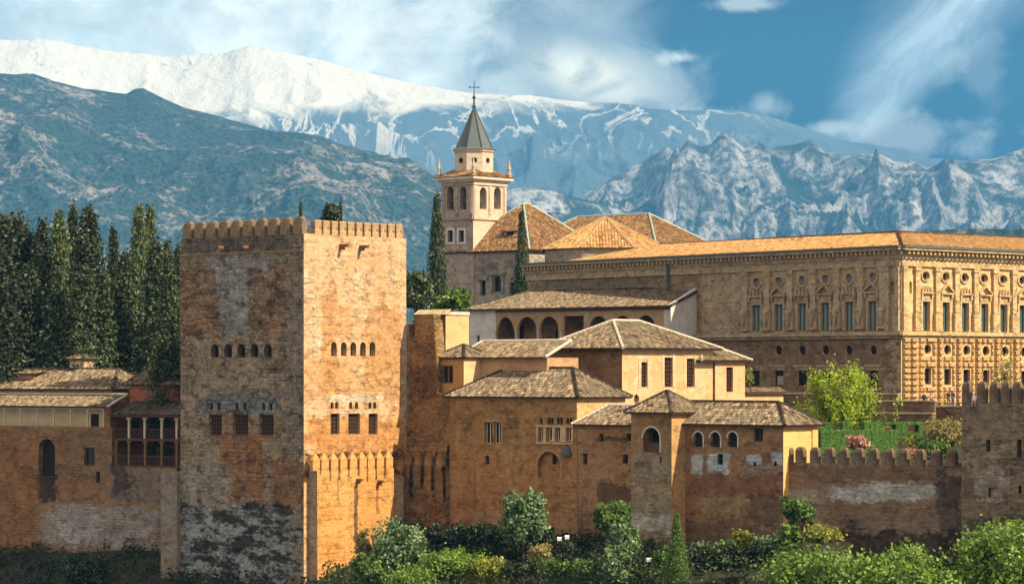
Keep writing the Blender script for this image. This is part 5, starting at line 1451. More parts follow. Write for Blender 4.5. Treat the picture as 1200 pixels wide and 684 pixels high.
    # dormer
    fd_ = Face(f1.A - f1.n * 2.2, f1.B - f1.n * 2.2); c = fd_.s_at(591); zd_ = zz(281.5, 428)
    dm = MB(); ff = f1
    dm.box(ff.P(c, zd_, -2.2), ff.P(c + 2.0, zd_, -2.2) - ff.P(c, zd_, -2.2), V3(-ff.n * 3, 0), Vector((0, 0, 1.35)))
    dmo = dm.build('dormer', [M['white_wall']], ch)
    dm = MB(); dm.box(ff.P(c + .5, zd_ + .3, -2.19), ff.P(c + 1.9, zd_ + .3, -2.19) - ff.P(c + .5, zd_ + .3, -2.19), V3(ff.n * .05, 0), Vector((0, 0, 1.0)))
    k = dm.build('dormer_window', M['void'], ch); k.parent = dmo; k.location = Vector((0, 0, 0))
    mono_roof(ch, ff.P(c - .4, zd_ + 1.4, -1.8), ff.P(c + 2.4, zd_ + 1.4, -1.8), ff.P(c + 2.4, zd_ + 1.9, -5), ff.P(c - .4, zd_ + 1.9, -5), 'tile_brown', caps=False)
build_church()

# ------------------------------------------------------------------ houses left of the tower
def build_left():
    e = azd(33); N = pt(207, 323.5); A = to(N, -e, -90); f = Face(A, N)
    t = thing('gallery_house', 'long shaded house with a cream post gallery above a tall dark arched window', 'house', V3(f.A + f.u * f.s_at(60), -22))
    ztop = f.z_at(60, 479); zw = f.z_at(60, 499.6)
    xe = f.s_at(129)
    m = wall_mat('left_house_earth', (.30, .155, .07), (.36, .20, .095), (.42, .30, .19), (.10, .055, .032), brick=(.9, .34), brick_amt=.6, strata=.55, streak=.3, seed=60, dark_at=.585, bmp=.1,
        patches=[patch(f, 42, 66, 552, 590, (.05, .03, .022), .85, 1.0), patch(f, -20, 45, 520, 640, (.42, .20, .07), .55, 1.6), patch(f, 84, 128, 500, 560, (.35, .24, .14), .5, 1.4),
                 patch(f, 52, 192, 592, 642, (.46, .39, .32), .95, .8), patch(f, 60, 120, 600, 636, (.56, .51, .45), .7, 1.4), patch(f, 128, 195, 545, 590, (.28, .24, .2), .7, 1.5), patch(f, 132, 150, 545, 575, (.07, .055, .045), .7, 1.2), patch(f, -20, 52, 642, 700, (.06, .04, .03), .7, 1.6)])
    big = Op(f, 45, 64.5, 514, 558, 'arch', .8); sm = Op(f, 98.5, 111, 524, 545, 'rect', .4, 'french'); sl = Op(f, 112.5, 117, 552, 565, 'rect', .4)
    mb = MB()
    xb_, zb0 = f.s_at(131), f.z_at(165, 547)
    wall_face(mb, f, -24, zw, [big, sm, sl], 0, top=[(f.L, zb0), (xb_, zb0), (xb_, zw), (0, zw)])
    K = V3(-f.n * 9, 0)
    mb.poly([f.P(0, zw), f.P(xb_, zw), f.P(xb_, zw) + K, f.P(0, zw) + K]); mb.poly([f.P(xb_, zb0), f.P(xb_, zb0) + K, f.P(xb_, zw) + K, f.P(xb_, zw)]); mb.poly([f.P(xb_, zb0), f.P(f.L, zb0), f.P(f.L, zb0) + K, f.P(xb_, zb0) + K]); mb.poly([f.P(f.L, -24), f.P(f.L, -24) + K, f.P(f.L, zb0) + K, f.P(f.L, zb0)])
    mb.build('wall', m, t)
    for o in (big, sl): window_part(o, t, [M['void']])
    window_part(sm, t, [M['glass'], M['wood']])
    # gallery: cream back wall, posts, beam, railless sill
    cr = wall_mat('cream_plaster', (.58, .45, .26), (.54, .40, .21), (.62, .5, .32), (.3, .2, .1), seed=61, strata=.08, streak=.12, dark_at=.75, bmp=.015, fine=.2)
    xa = f.s_at(122)
    mb = MB(); d = -1.15
    mb.poly([f.P(0, zw, d), f.P(xa, zw, d), f.P(xa, ztop + .4, d), f.P(0, ztop + .4, d)]); mb.build('gallery_back_wall', cr, t)
    mb = MB(); f.box(mb, xa, xe, zw, ztop + .3, -6, -.002); mb.build('gallery_end_wall', m, t)
    mb = MB(); f.pbox(mb, 99, 108, 485, 499.5, d + .003, d + .06); mb.build('door', M['void'], t)
    mb = MB(); f.box(mb, 0, xa, ztop - .02, ztop + .3, -.35, -.03); mb.build('gallery_beam', M['marble'], t)
    for x in (-34, -15, 4, 23.3, 42.6, 62, 82, 101.5, 120.5):
        mb = MB(); s = f.s_at(x); f.box(mb, s - .07, s + .07, zw, ztop - .02, -.25, -.11); f.box(mb, s - .26, s + .26, ztop - .2, ztop - .03, -.24, -.12); mb.build('gallery_post', M['marble'], t)
    zr = zz(461.5, f.A.y)
    mono_roof(t, f.P(0, ztop + .3, .5), f.P(xe + .1, ztop + .3, .5), f.P(xe + .1, ztop + 1.65, -2.9), f.P(0, ztop + 1.65, -2.9), 'tile')
    # upper storey and main roof
    u0, z2 = f.s_at(190), ztop + 1.75
    f3 = Face(f.A - f.n * 3.0, f.B - f.n * 3.0); hN = f3.P(f3.s_at(131), 0).to_2d()
    hA = f.A - f.n * 3.0
    up = wall_mat('left_upper_plaster', (.42, .22, .115), (.45, .26, .14), (.5, .36, .22), (.2, .1, .05), seed=62, strata=.1, streak=.2)
    block(t, hA, hN, hN + UR * 8, -12, z2 + .4, [up, up], name='upper_wall')
    hip_roof(t, hN, -f.u, (hN - hA).length, Vector((-f.u.y, f.u.x)) * 1.0, 8.0, z2 + .5, 2.3, .5, 'tile', ridge='L', insets=(3.0, 3.0), capm='tile')
    # chimney with its little tile hat
    f8 = Face(f.A - f.n * 7, f.B - f.n * 7); cs = f8.s_at(90); mb = MB(); zc0, zc1 = z2 + 1.0, zz(420.5, 340)
    f.box(mb, cs - 1.1, cs + 1.1, zc0, zc1, -9, -7.0); k = mb.build('chimney', wall_mat('chimney_plaster', (.6, .46, .32), (.55, .4, .26), (.66, .54, .4), (.3, .2, .12), seed=63), t)
    cn = f.P(cs + 1.1, 0, -7.0); hp = hip_roof(t, Vector((cn.x, cn.y)), -f.u, 2.2, Vector((-f.u.y, f.u.x)), 2.0, zc1, .55, .3, 'tile', capm='tile'); hp.name = 'chimney_hat'
    # low roof dormer
    f6 = Face(f.A - f.n * 5.5, f.B - f.n * 5.5); ds = f6.s_at(36); mb = MB(); f.box(mb, ds - 1.3, ds + 1.3, z2 + 1.0, z2 + 2.3, -7.2, -4.6); mb.build('dormer', up, t)
    mono_roof(t, f.P(ds - 1.7, z2 + 2.3, -4.2), f.P(ds + 1.7, z2 + 2.3, -4.2), f.P(ds + 1.7, z2 + 2.8, -7.6), f.P(ds - 1.7, z2 + 2.8, -7.6), 'tile', caps=False)
    # red house with timber balconies
    bN = f.A + f.u * f.s_at(212) - f.n * .6; bA = f.A + f.u * f.s_at(131.5) - f.n * .6
    g = Face(bA, bN)
    h = thing('balcony_house', 'dark red house with two storeys of timber balconies beside the big tower', 'house', V3(bA, -12))
    rd = wall_mat('red_plaster', (.36, .13, .065), (.40, .16, .08), (.45, .24, .14), (.15, .06, .035), seed=64, strata=.1, streak=.2)
    zh = g.z_at(170, 452)
    g2 = Face(bA - g.n * 2.4, bA + g.u * g.s_at(186) - g.n * 2.4)
    block(h, g2.A, g2.B, g2.B + UR * 8, -14, zh, [rd, rd])
    hip_roof(h, g2.B, -g.u, g2.L, Vector((-g.u.y, g.u.x)), 8, zh + .1, 2.0, .5, 'tile', ridge='L', insets=(3, .4), capm='tile')
    zlev = [g.z_at(170, 545), g.z_at(170, 513.5), g.z_at(170, 486)]
    for i, (za, zb_) in enumerate(zip(zlev, zlev[1:])):
        mb = MB(); g.box(mb, 0, g.L, za - .25, za, -2.4, .3); mb.build('balcony_floor', M['wood'], h)
        for x in ((152, 170.5, 190.5, 208) if i else (137, 152, 171, 190.5, 208)):
            mb = MB(); s = g.s_at(x); w_ = .13
            g.box(mb, s - w_, s + w_, za, zb_ - .26, -.05, .2)
            g.box(mb, s - .34, s + .34, zb_ - .5, zb_ - .27, -.04, .19)
            mb.build('balcony_post', M['marble'] if i else M['wood_mid'], h)
        mb = MB(); g.box(mb, g.s_at(135), g.L, za + 1.0, za + 1.1, .06, .16)
        x = g.s_at(135)
        while x < g.L: g.box(mb, x, x + .06, za, za + 1.0, .08, .13); x += .22
        mb.build('balcony_rail', M['wood'], h)
    mb = MB(); g.box(mb, 0, g.L, zlev[0] - .3, zlev[2] + .3, -2.5, -2.39); mb.build('balcony_back_wall', simple('balcony_inner', (.09, .035, .02), .9), h)
    for x0, x1, k in ((139, 147, 1), (158, 165, 1), (176, 184, 1), (157, 166, 0), (177, 186, 0)):
        mb = MB(); s0_, s1_ = g.s_at(x0), g.s_at(x1); g.box(mb, s0_, s1_, zlev[k] + .05, zlev[k] + 1.9, -2.38, -2.3); mb.build('door', M['void'], h)
    mono_roof(h, g.P(-.3, zlev[2] + .0, .8), g.P(g.L, zlev[2], .8), g.P(g.L, zlev[2] + 1.35, -2.4), g.P(.9, zlev[2] + 1.35, -2.4), 'tile_dark', capm='tile_dark')
    mb = MB(); g.box(mb, 0, g.L, zlev[2] - .28, zlev[2] - .18, -2.4, .25); mb.build('balcony_beam', M['wood'], h)
    # two small roofs between the cypresses
    for (x0, xn, x1, D, yw, yt, lab) in ((146, 158, 172, 352, 418, 408, 'small ochre roof gable half hidden among cypresses behind the red house'), (158, 180, 199, 346, 420, 410, 'small brick turret with tile hat among cypresses beside the big tower')):
        n = pt(xn, D); a = to(n, UL, x0); b = to(n, UR, x1)
        s = thing('garden_pavilion', lab, 'pavilion', V3(n, -8))
        zt = zz(yw, D); block(s, a, n, b, -8, zt, [up, up])
        hip_roof(s, n, UL, (a - n).length, UR, (b - n).length, zt, zz(yt, D) - zt, .4, 'tile', ridge='L', capm='tile')
build_left()

# ------------------------------------------------------------------ terrace walls in front of the palace
def build_terrace():
    mt = wall_mat('terrace_stone', (.25, .15, .085), (.30, .19, .11), (.4, .3, .2), (.09, .06, .04), brick=(.9, .35), brick_amt=.6, seed=70, strata=.4, dark_at=.6)
    cap = wall_mat('terrace_coping', (.5, .4, .28), (.42, .32, .2), (.56, .48, .38), (.2, .14, .09), seed=71)
    def rw(xa, xb, D, yt, lab, hgt=6, capped=True, th=1.2):
        n = pt(xb, D); a = to(n, -azd(25), xa); f = Face(a, n); zt = f.z_at((xa + xb) / 2, yt)
        t = thing('terrace_wall', lab, 'wall', V3(n, zt - hgt))
        mb = MB(); f.box(mb, 0, f.L, zt - hgt, zt, -th, 0); mb.build('wall', mt, t)
        if capped: mb = MB(); f.box(mb, -.1, f.L + .1, zt + .002, zt + .18, -th - .1, .12); mb.build('coping', cap, t)
        return f, zt
    rw(880, 1052, 335, 462, 'long dark brown terrace wall under the palace, behind the bright green tree', 7)
    fa = rw(1030, 1095, 333, 470.5, 'brown terrace parapet wall with two people standing behind it', 6)
    rw(1020, 1092, 327, 485, 'low terrace wall with pale coping below the people\'s parapet', 5)
    fb = rw(1089, 1160, 331, 477, 'dark terrace wall under the person in blue trousers', 7)
    return fa, fb
TWA, TWB = build_terrace()

# ------------------------------------------------------------------ people on the terrace
SKIN = simple('skin', (.45, .26, .18), .6, .1)
def person(label, loc, yaw, shirt, legs, hair, joints, group=None):
    """one continuous skinned body; joints: name -> (x, y, z, radius, parent)"""
    names = list(joints); idx = {k: i for i, k in enumerate(names)}
    me = bpy.data.meshes.new('body')
    me.from_pydata([joints[k][:3] for k in names], [(idx[joints[k][4]], idx[k]) for k in names if joints[k][4]], [])
    o = bpy.data.objects.new('person', me); C.objects.link(o)
    s = o.modifiers.new('skin', 'SKIN'); ss = o.modifiers.new('sub', 'SUBSURF'); ss.levels = 2; ss.render_levels = 2
    for k, v in zip(names, me.skin_vertices[0].data):
        r = joints[k][3]; v.radius = (r, r); v.use_root = (k == 'hip')
    dg = bpy.context.evaluated_depsgraph_get(); ev = bpy.data.meshes.new_from_object(o.evaluated_get(dg))
    o.modifiers.clear(); o.data = ev; ev.name = 'body'
    ev.materials.clear()
    for m in (SKIN, shirt, legs, hair): ev.materials.append(m)
    J = {k: Vector(joints[k][:3]) for k in names}
    for p in ev.polygons:
        c = p.center; near = min(names, key=lambda k: (J[k] - c).length - joints[k][3] * .6)
        mi = 1 if near in ('chest', 'belly', 'neck_low', 'sh_l', 'sh_r', 'el_l', 'el_r') else 2 if near in ('hip', 'hp_l', 'hp_r', 'kn_l', 'kn_r') else 0
        if near in ('an_l', 'an_r', 'to_l', 'to_r'): mi = 3 if near.startswith('to') else 2
        if near in ('head', 'crown') and (c.z > J['head'].z + .05 or c.y > J['head'].y + .04): mi = 3
        p.material_index = mi
    ev.polygons.foreach_set('use_smooth', [True] * len(ev.polygons))
    o.location = loc; o.rotation_euler = (0, 0, yaw)
    return tag(o, label, 'person', group or 'visitors on the terrace')
def stand(arm=0.0, fwd=0.0):
    return {'hip': (0, 0, .95, .15, None), 'belly': (0, -.01, 1.12, .14, 'hip'), 'chest': (0, 0, 1.32, .165, 'belly'), 'neck_low': (0, .01, 1.47, .075, 'chest'), 'head': (0, -.02, 1.60, .095, 'neck_low'), 'crown': (0, -.01, 1.69, .085, 'head'),
            'sh_l': (-.2, 0, 1.40, .07, 'chest'), 'el_l': (-.27, -.05 - fwd, 1.13, .052, 'sh_l'), 'ha_l': (-.22, -.2 - fwd, .95 + arm, .042, 'el_l'),
            'sh_r': (.2, 0, 1.40, .07, 'chest'), 'el_r': (.27, -.03 - fwd, 1.13, .052, 'sh_r'), 'ha_r': (.24, -.16 - fwd, .93 + arm, .042, 'el_r'),
            'hp_l': (-.1, 0, .85, .115, 'hip'), 'kn_l': (-.11, -.03, .48, .078, 'hp_l'), 'an_l': (-.11, .02, .09, .052, 'kn_l'), 'to_l': (-.12, -.14, .04, .04, 'an_l'),
            'hp_r': (.1, 0, .85, .115, 'hip'), 'kn_r': (.12, .03, .48, .078, 'hp_r'), 'an_r': (.13, .07, .09, .052, 'kn_r'), 'to_r': (.14, -.09, .04, .04, 'an_r')}
def sit():
    j = stand(.1)
    for k in list(j):
        x, y, z, r, p = j[k]
        j[k] = (x, y, z - .83, r, p)
    j['kn_l'] = (-.13, -.44, .10, .08, 'hp_l'); j['an_l'] = (-.13, -.50, -.33, .055, 'kn_l'); j['to_l'] = (-.14, -.66, -.38, .042, 'an_l')
    j['kn_r'] = (.13, -.44, .10, .08, 'hp_r'); j['an_r'] = (.15, -.48, -.33, .055, 'kn_r'); j['to_r'] = (.17, -.64, -.38, .042, 'an_r')
    j['hp_l'] = (-.1, -.06, .10, .12, 'hip'); j['hp_r'] = (.1, -.06, .10, .12, 'hip')
    j['ha_l'] = (-.2, -.3, .22, .042, 'el_l'); j['ha_r'] = (.2, -.3, .22, .042, 'el_r')
    return j
cloth = lambda n, c: simple(n, c, .9, .2)
ZTER = -4.2
def add_people():
    navy, blue, dark, pink, white, tan, red = [cloth(*a) for a in (('navy_shirt', (.02, .025, .05)), ('blue_jeans', (.05, .11, .28)), ('black_cloth', (.018, .017, .018)), ('pink_cloth', (.55, .26, .24)), ('white_shirt', (.68, .64, .6)), ('tan_trousers', (.35, .24, .16)), ('maroon_cloth', (.16, .03, .03)))]
    hair = cloth('dark_hair', (.025, .016, .012))
    def at(px, D, py): p = pt(px, D); return V3(p, zz(py, D))
    f, zt = TWB
    on = lambda px, back: f.P(f.s_at(px), zt + .18, -back)
    person('person in dark top and blue jeans standing on the terrace wall edge', on(1115.6, .35), .5, navy, blue, hair, stand(.05))
    person('person in maroon top leaning beside the one in blue jeans', on(1109.6, .6), -.6, red, tan, hair, stand(.12, .08))
    f2, zt2 = TWA
    bh = lambda px: f2.P(f2.s_at(px), ZTER, -2.0)
    person('person in black standing behind the terrace parapet, left of the pair', bh(1076.6), .2, dark, dark, hair, stand())
    person('person in pink top standing behind the terrace parapet, right of the pair', bh(1085.2), -.3, pink, dark, hair, stand(.15))
    sx = F5.s_at(1140.4)
    person('person in white shirt sitting in a gap of the weathered tower\'s battlement', F5.P(sx, Z5 + .02, -.35), -.5, white, tan, hair, sit())
add_people()
# ------------------------------------------------------------------ ground
def sst(x, a, b):
    t = np.clip((x - a) / (b - a), 0, 1); return t * t * (3 - 2 * t)
def vnoise(x, y, seed):
    xi, yi = np.floor(x).astype(np.int64), np.floor(y).astype(np.int64); fx, fy = x - xi, y - yi
    fx, fy = fx * fx * (3 - 2 * fx), fy * fy * (3 - 2 * fy)
    def h(a, b):
        n = (a * 374761393 + b * 668265263 + seed * 974634777) & 0xFFFFFFFF
        n = ((n ^ (n >> 13)) * 1274126177) & 0xFFFFFFFF
        return ((n ^ (n >> 16)) & 0xFFFF) / 65535.0
    return (h(xi, yi) * (1 - fx) + h(xi + 1, yi) * fx) * (1 - fy) + (h(xi, yi + 1) * (1 - fx) + h(xi + 1, yi + 1) * fx) * fy
def fbm(x, y, seed, o=6, ridged=False, gain=.5):
    s, a, tot = 0, 1.0, 0
    for i in range(o):
        n = vnoise(x * 2 ** i + 17.3 * i, y * 2 ** i - 9.1 * i, seed + i)
        if ridged: n = (1 - np.abs(2 * n - 1)) ** 1.6
        s = s + n * a; tot += a; a *= gain
    return s / tot
def ground_z(x, y):
    x = np.asarray(x, float); y = np.asarray(y, float)
    d = (x - W0.x) * NL.x + (y - W0.y) * NL.y           # distance in front of the north wall
    front = -18.2 - .24 * np.clip(d - 1, 0, 12) - .42 * np.clip(d - 13, 0, 200)
    front = np.maximum(front, -68)
    z = front + (-8.6 + 18.2) * sst(-d, 1.0, 6.0)
    q = (x - 48.2) * .4226 + (y - 331) * .906
    z = z + 4.4 * sst(q, 2.6, 3.3) * sst(x, 10, 20)
    z = z - 90 * sst(-d, 180, 600)
    r = np.hypot(x, y)
    z = z + 58 * sst(-y, -90, 10) * (r < 400)           # the near hillside the viewer stands on
    return z + (fbm(x / 9, y / 9, 3) - .5) * .8 * sst(d, 0, 4)
def grid_mesh(name, X, Y, Z, mat, smooth=True):
    r, c = X.shape
    me = bpy.data.meshes.new(name)
    me.vertices.add(r * c); me.vertices.foreach_set('co', np.stack([X, Y, Z], -1).astype(np.float32).ravel())
    i = np.arange(r * c).reshape(r, c)
    q = np.stack([i[:-1, :-1], i[:-1, 1:], i[1:, 1:], i[1:, :-1]], -1).reshape(-1, 4)
    me.loops.add(q.size); me.polygons.add(len(q))
    me.loops.foreach_set('vertex_index', q.astype(np.int32).ravel()); me.polygons.foreach_set('loop_start', np.arange(0, q.size, 4, dtype=np.int32))
    if smooth: me.polygons.foreach_set('use_smooth', np.ones(len(q), bool))
    me.materials.append(mat); me.update(calc_edges=True)
    o = bpy.data.objects.new(name, me); C.objects.link(o); o['kind'] = 'structure'
    return o
def ground_mat():
    m, nt, b = new_mat('slope_ground', 1.0)
    g = nt.n('ShaderNodeNewGeometry').outputs['Position']
    n = nt.noise(g, .35, 6, .65); n2 = nt.noise(g, 2.0, 5, .7)
    col = nt.mix(nt.step(n, .42, .6), (.032, .025, .016), (.026, .038, .012))
    col = nt.mix(nt.step(n2, .6, .75), col, (.11, .075, .043))
    nt.link(col, b.inputs['Base Color']); bump(nt, b, n2, .25)
    return m
ys = np.concatenate([np.arange(-60, 200, 10), np.arange(200, 480, 1.5), 480 * (17500 / 480) ** np.linspace(0, 1, 50)])
ks = np.concatenate([np.linspace(-.4, -.17, 14)[:-1], np.linspace(-.17, .19, 260), np.linspace(.19, .4, 14)[1:]])
KK, YY = np.meshgrid(ks, ys); XX = KK * (YY + 140)
grid_mesh('ground', XX, YY, ground_z(XX, YY), ground_mat())
def gz(px, D): p = pt(px, D); return float(ground_z(p.x, p.y))

# ------------------------------------------------------------------ mountains
def curve(pts):
    a = np.array(pts, float); return lambda x: np.interp(x, a[:, 0], a[:, 1])
def mountain_range(name, sky, Rr, Rf, zf, mat, amp, scale, seed, back=.25, shape_p=1.0, ridged=True, cols=700, rows=170, x0=-260, x1=1460, lean=0.0, crest=.25, octv=7, rx=1.0, smooth=120):
    px = np.linspace(x0, x1, cols); t = np.concatenate([np.linspace(0, 1, rows) ** .92, 1 + np.linspace(.03, 1, 22) * back])
    PX, T = np.meshgrid(px, t)
    s0 = curve(sky)(px); k = np.hanning(max(5, int(smooth / ((x1 - x0) / cols)) | 1)); k /= k.sum()
    sm_ = np.convolve(np.pad(s0, len(k) // 2, mode='edge'), k, mode='valid')
    s = sm_[None, :] + (s0 - sm_)[None, :] * np.clip(1 - np.abs(T - 1) * 3.2, 0, 1) ** 2
    R = Rf + (Rr - Rf) * T
    zr = (HY - s) / F * Rr
    X = (PX - 600) / F * R
    n = fbm(X / scale * rx, R / scale * .75, seed, octv, ridged) - .5
    base = np.where(T <= 1, np.clip(T, 0, 1) ** shape_p, 1 - (T - 1) * .9)
    env = np.clip(np.minimum(T * 4, 1), 0, 1) * (crest + (1 - crest) * np.clip((1 - np.abs(T - .0)) * 2.2, 0, 1))
    Z = zf + (zr - zf) * base + n * amp * env
    return grid_mesh(name, X, R, Z, mat)

def snow_mat():
    m, nt, b = new_mat('snow_range', .85)
    g = nt.n('ShaderNodeNewGeometry'); P_ = g.outputs['Position']; s = nt.sep(P_)
    # snow lies above a ragged line that rises to the right
    wv = nt.noise(nt.mapping(P_, (.0012, .0012, .0012)), 1.0, 7, .62, 1.2)
    wv2 = nt.noise(nt.mapping(P_, (.0042, .0022, .0042), (3, 1, 2)), 1.0, 6, .6, 1.5)
    rid = nt.math('ABSOLUTE', nt.math('SUBTRACT', nt.noise(nt.mapping(P_, (.0032, .0009, .0009), (5, 2, 8)), 1.0, 5, .6, 1.1), .5))
    xl = nt.math('DIVIDE', s[0], s[1])                       # bearing of the place, east positive
    line = nt.math('ADD', .0862, nt.math('MULTIPLY', nt.math('MAXIMUM', nt.math('ADD', xl, .105), -.06), .055))
    el = nt.math('DIVIDE', s[2], s[1])
    v = nt.math('SUBTRACT', el, line)
    v = nt.math('ADD', v, nt.math('MULTIPLY', nt.math('SUBTRACT', wv, .5), .030))
    full = nt.step(v, -.0035, .0035)
    chan = nt.math('MULTIPLY', nt.step(rid, .034, .008), nt.step(v, -.026, -.004))
    spots = nt.math('MULTIPLY', nt.step(wv2, .60, .66), nt.step(v, -.018, 0.0))
    snow = nt.math('MAXIMUM', full, nt.math('MAXIMUM', nt.math('MULTIPLY', chan, .7), nt.math('MULTIPLY', spots, .7)))
    snow = nt.math('MULTIPLY', snow, nt.step(xl, .10, .055))
    rocks = nt.math('MULTIPLY', nt.step(wv2, .60, .68), .6)
    snow = nt.math('MULTIPLY', snow, nt.math('SUBTRACT', 1.0, rocks))
    rock = nt.mix(wv, (.035, .065, .095), (.10, .135, .165))
    col = nt.mix(snow, rock, (.53, .515, .465))
    nt.link(col, b.inputs['Base Color'])
    bump(nt, b, nt.math('ADD', nt.noise(P_, .0035, 8, .68), nt.math('MULTIPLY', wv2, .4)), 110, .6)
    return m
def forest_mat():
    m, nt, b = new_mat('forested_slope', 1.0)
    P_ = nt.n('ShaderNodeNewGeometry').outputs['Position']
    v = nt.n('ShaderNodeTexVoronoi'); nt.put(v.inputs['Vector'], P_); v.inputs['Scale'].default_value = .062
    big = nt.noise(P_, .0013, 7, .62, .8); med = nt.noise(P_, .006, 6, .68, .5); fin = nt.noise(P_, .03, 5, .75)
    cover = nt.math('ADD', big, nt.math('ADD', nt.math('MULTIPLY', nt.math('SUBTRACT', med, .5), .95), nt.math('MULTIPLY', nt.math('SUBTRACT', fin, .5), .9)))
    bare = nt.step(cover, .50, .74)
    tree = nt.step(v.outputs['Distance'], .62, .3)
    wood = nt.mix(tree, (.026, .046, .042), nt.mix(nt.step(fin, .4, .6), (.004, .016, .014), (.010, .032, .024)))  # teal tint of the trees carries distance haze in their colour
    soil = nt.mix(fin, (.08, .085, .08), (.31, .26, .24))
    soil = nt.mix(nt.math('MULTIPLY', nt.step(v.outputs['Distance'], .44, .26), .9), soil, (.018, .045, .04))
    nt.link(nt.mix(bare, wood, soil), b.inputs['Base Color'])
    bump(nt, b, nt.math('ADD', nt.math('SUBTRACT', 1.0, v.outputs['Distance']), nt.math('MULTIPLY', med, 4.0)), 9, .9)
    return m
def crag_mat(lo=.30, hi=.58):
    m, nt, b = new_mat('limestone_crag', 1.0)
    g = nt.n('ShaderNodeNewGeometry'); P_ = g.outputs['Position']; s = nt.sep(P_)
    nz = nt.sep(g.outputs['Normal'])[2]
    a = nt.noise(nt.mapping(P_, (.004, .002, .0035)), 1.0, 8, .68, 1.2); f = nt.noise(P_, .02, 6, .72)
    el = nt.math('DIVIDE', s[2], s[1])
    rockc = nt.mix(nt.step(a, .35, .65), (.13, .145, .16), (.46, .45, .44))
    rockc = nt.mix(nt.step(f, .58, .4), rockc, (.07, .085, .10))
    veg = nt.mix(f, (.010, .028, .030), (.035, .055, .045))  # bluish rock and green, distance haze put into their colour
    k = nt.math('ADD', nt.math('MULTIPLY', nt.math('SUBTRACT', el, .058), 14.0), nt.math('MULTIPLY', nt.math('SUBTRACT', a, .5), 2.6))
    k = nt.math('SUBTRACT', k, nt.math('MULTIPLY', nt.math('SUBTRACT', nz, .72), .9))
    k = nt.math('ADD', k, nt.math('MULTIPLY', nt.math('SUBTRACT', f, .5), .9))
    col = nt.mix(nt.step(k, -.22, .12), veg, rockc)
    nt.link(col, b.inputs['Base Color']); bump(nt, b, nt.math('ADD', f, nt.math('MULTIPLY', a, 2.0)), 40, .9)
    return m
FM = forest_mat(); CM = crag_mat()
mountain_range('snow_mountains', [(-260, 52), (0, 44), (60, 43), (120, 52), (200, 60), (262, 58), (292, 48), (318, 53), (380, 68), (470, 95), (560, 111), (640, 114), (700, 122), (760, 131), (850, 128), (900, 136), (940, 149), (1000, 168), (1080, 186), (1160, 192), (1460, 205)],
    16200, 12000, -100, snow_mat(), 800, 1300, 11, shape_p=1.05, crest=.14, rows=190)
mountain_range('middle_hills', [(-260, 300), (400, 300), (500, 250), (530, 238), (600, 221), (640, 219), (700, 234), (745, 250), (770, 258), (900, 300), (1460, 330)], 11200, 10200, -100, crag_mat(), 300, 560, 23, crest=.15, rows=70)
mountain_range('limestone_mountains', [(-260, 420), (560, 400), (640, 290), (690, 226), (720, 205), (750, 189), (768, 178), (782, 171), (795, 175), (806, 164), (818, 173), (832, 176), (850, 160), (860, 166), (872, 177), (888, 172), (905, 180), (925, 177), (950, 169), (966, 184), (985, 186), (1005, 180), (1030, 179), (1050, 188), (1066, 184), (1085, 194), (1105, 189), (1130, 195), (1165, 189), (1190, 181), (1215, 172), (1460, 150)],
    12600, 10000, -100, CM, 860, 820, 37, crest=.10, rows=190, cols=800, octv=8, rx=1.5, shape_p=.95, smooth=40)
mountain_range('forest_hill', [(-260, 70), (0, 90), (40, 96), (100, 110), (148, 114), (158, 108), (168, 107), (180, 113), (192, 119), (215, 129), (300, 152), (350, 165), (400, 189), (450, 209), (500, 236), (560, 268), (640, 310), (760, 360), (1460, 420)],
    9500, 6300, -100, FM, 760, 1700, 5, crest=.06, rows=200, shape_p=.9, cols=800)
mountain_range('low_ridge', [(-260, 440), (860, 420), (930, 300), (1000, 281), (1060, 272), (1120, 268), (1200, 268), (1460, 262)], 4200, 3800, -90, FM, 45, 320, 8, crest=.1, rows=40)

# ------------------------------------------------------------------ haze: one even box of air round everything
def haze():
    mb = MB(); x, y0, y1, z0, z1 = 7600, -400, 18200, -175, 1990
    mb.box((-x, y0, z0), (2 * x, 0, 0), (0, y1 - y0, 0), (0, 0, z1 - z0))
    m = bpy.data.materials.new('air'); m.use_nodes = True; nt = m.node_tree
    nt.nodes.remove(nt.nodes['Principled BSDF'])
    v = nt.nodes.new('ShaderNodeVolumePrincipled')
    v.inputs['Color'].default_value = (.13, .50, 1.0, 1); v.inputs['Density'].default_value = HAZE
    nt.links.new(v.outputs[0], nt.nodes['Material Output'].inputs['Volume'])
    o = mb.build('haze', m); o['kind'] = 'stuff'
HAZE = 4.0e-5
haze()

# ------------------------------------------------------------------ vegetation
CYP = [cypress_mesh(18, 2.0, 1), cypress_mesh(18, 2.3, 2, ragged=.2, power=1.0), cypress_mesh(18, 2.6, 3, ragged=.30, power=.7), cypress_mesh(18, 1.9, 4, ragged=.2, power=1.05)]
def scaled(cr, sx, sz, rot=0.0):
    q, t = cr; c, s = math.cos(rot), math.sin(rot)
    R_ = np.array([[c * sx, -s * sx, 0], [s * sx, c * sx, 0], [0, 0, sz]])
    return q @ R_.T, t
CYM = {}
def tall_tree(kind, var, px, D, ytop, wpx, label, mat, cat='tree', zbase=None, group=None):
    p = pt(px, D); zb = gz(px, D) if zbase is None else zbase
    h = zz(ytop, D) - zb; wid = wpx * D / F
    src = CYP[var % 4]; r0 = (2.0, 2.3, 2.6, 1.9)[var % 4]
    cr = scaled(src, wid / 2 / r0, h / 18, px * .7)
    tr = trunk_mb(V3(p, zb - .3), min(3, h * .3), max(.15, wid * .06))
    return plant(kind, label, cat, V3(p, zb), cr, mat, tr, group)
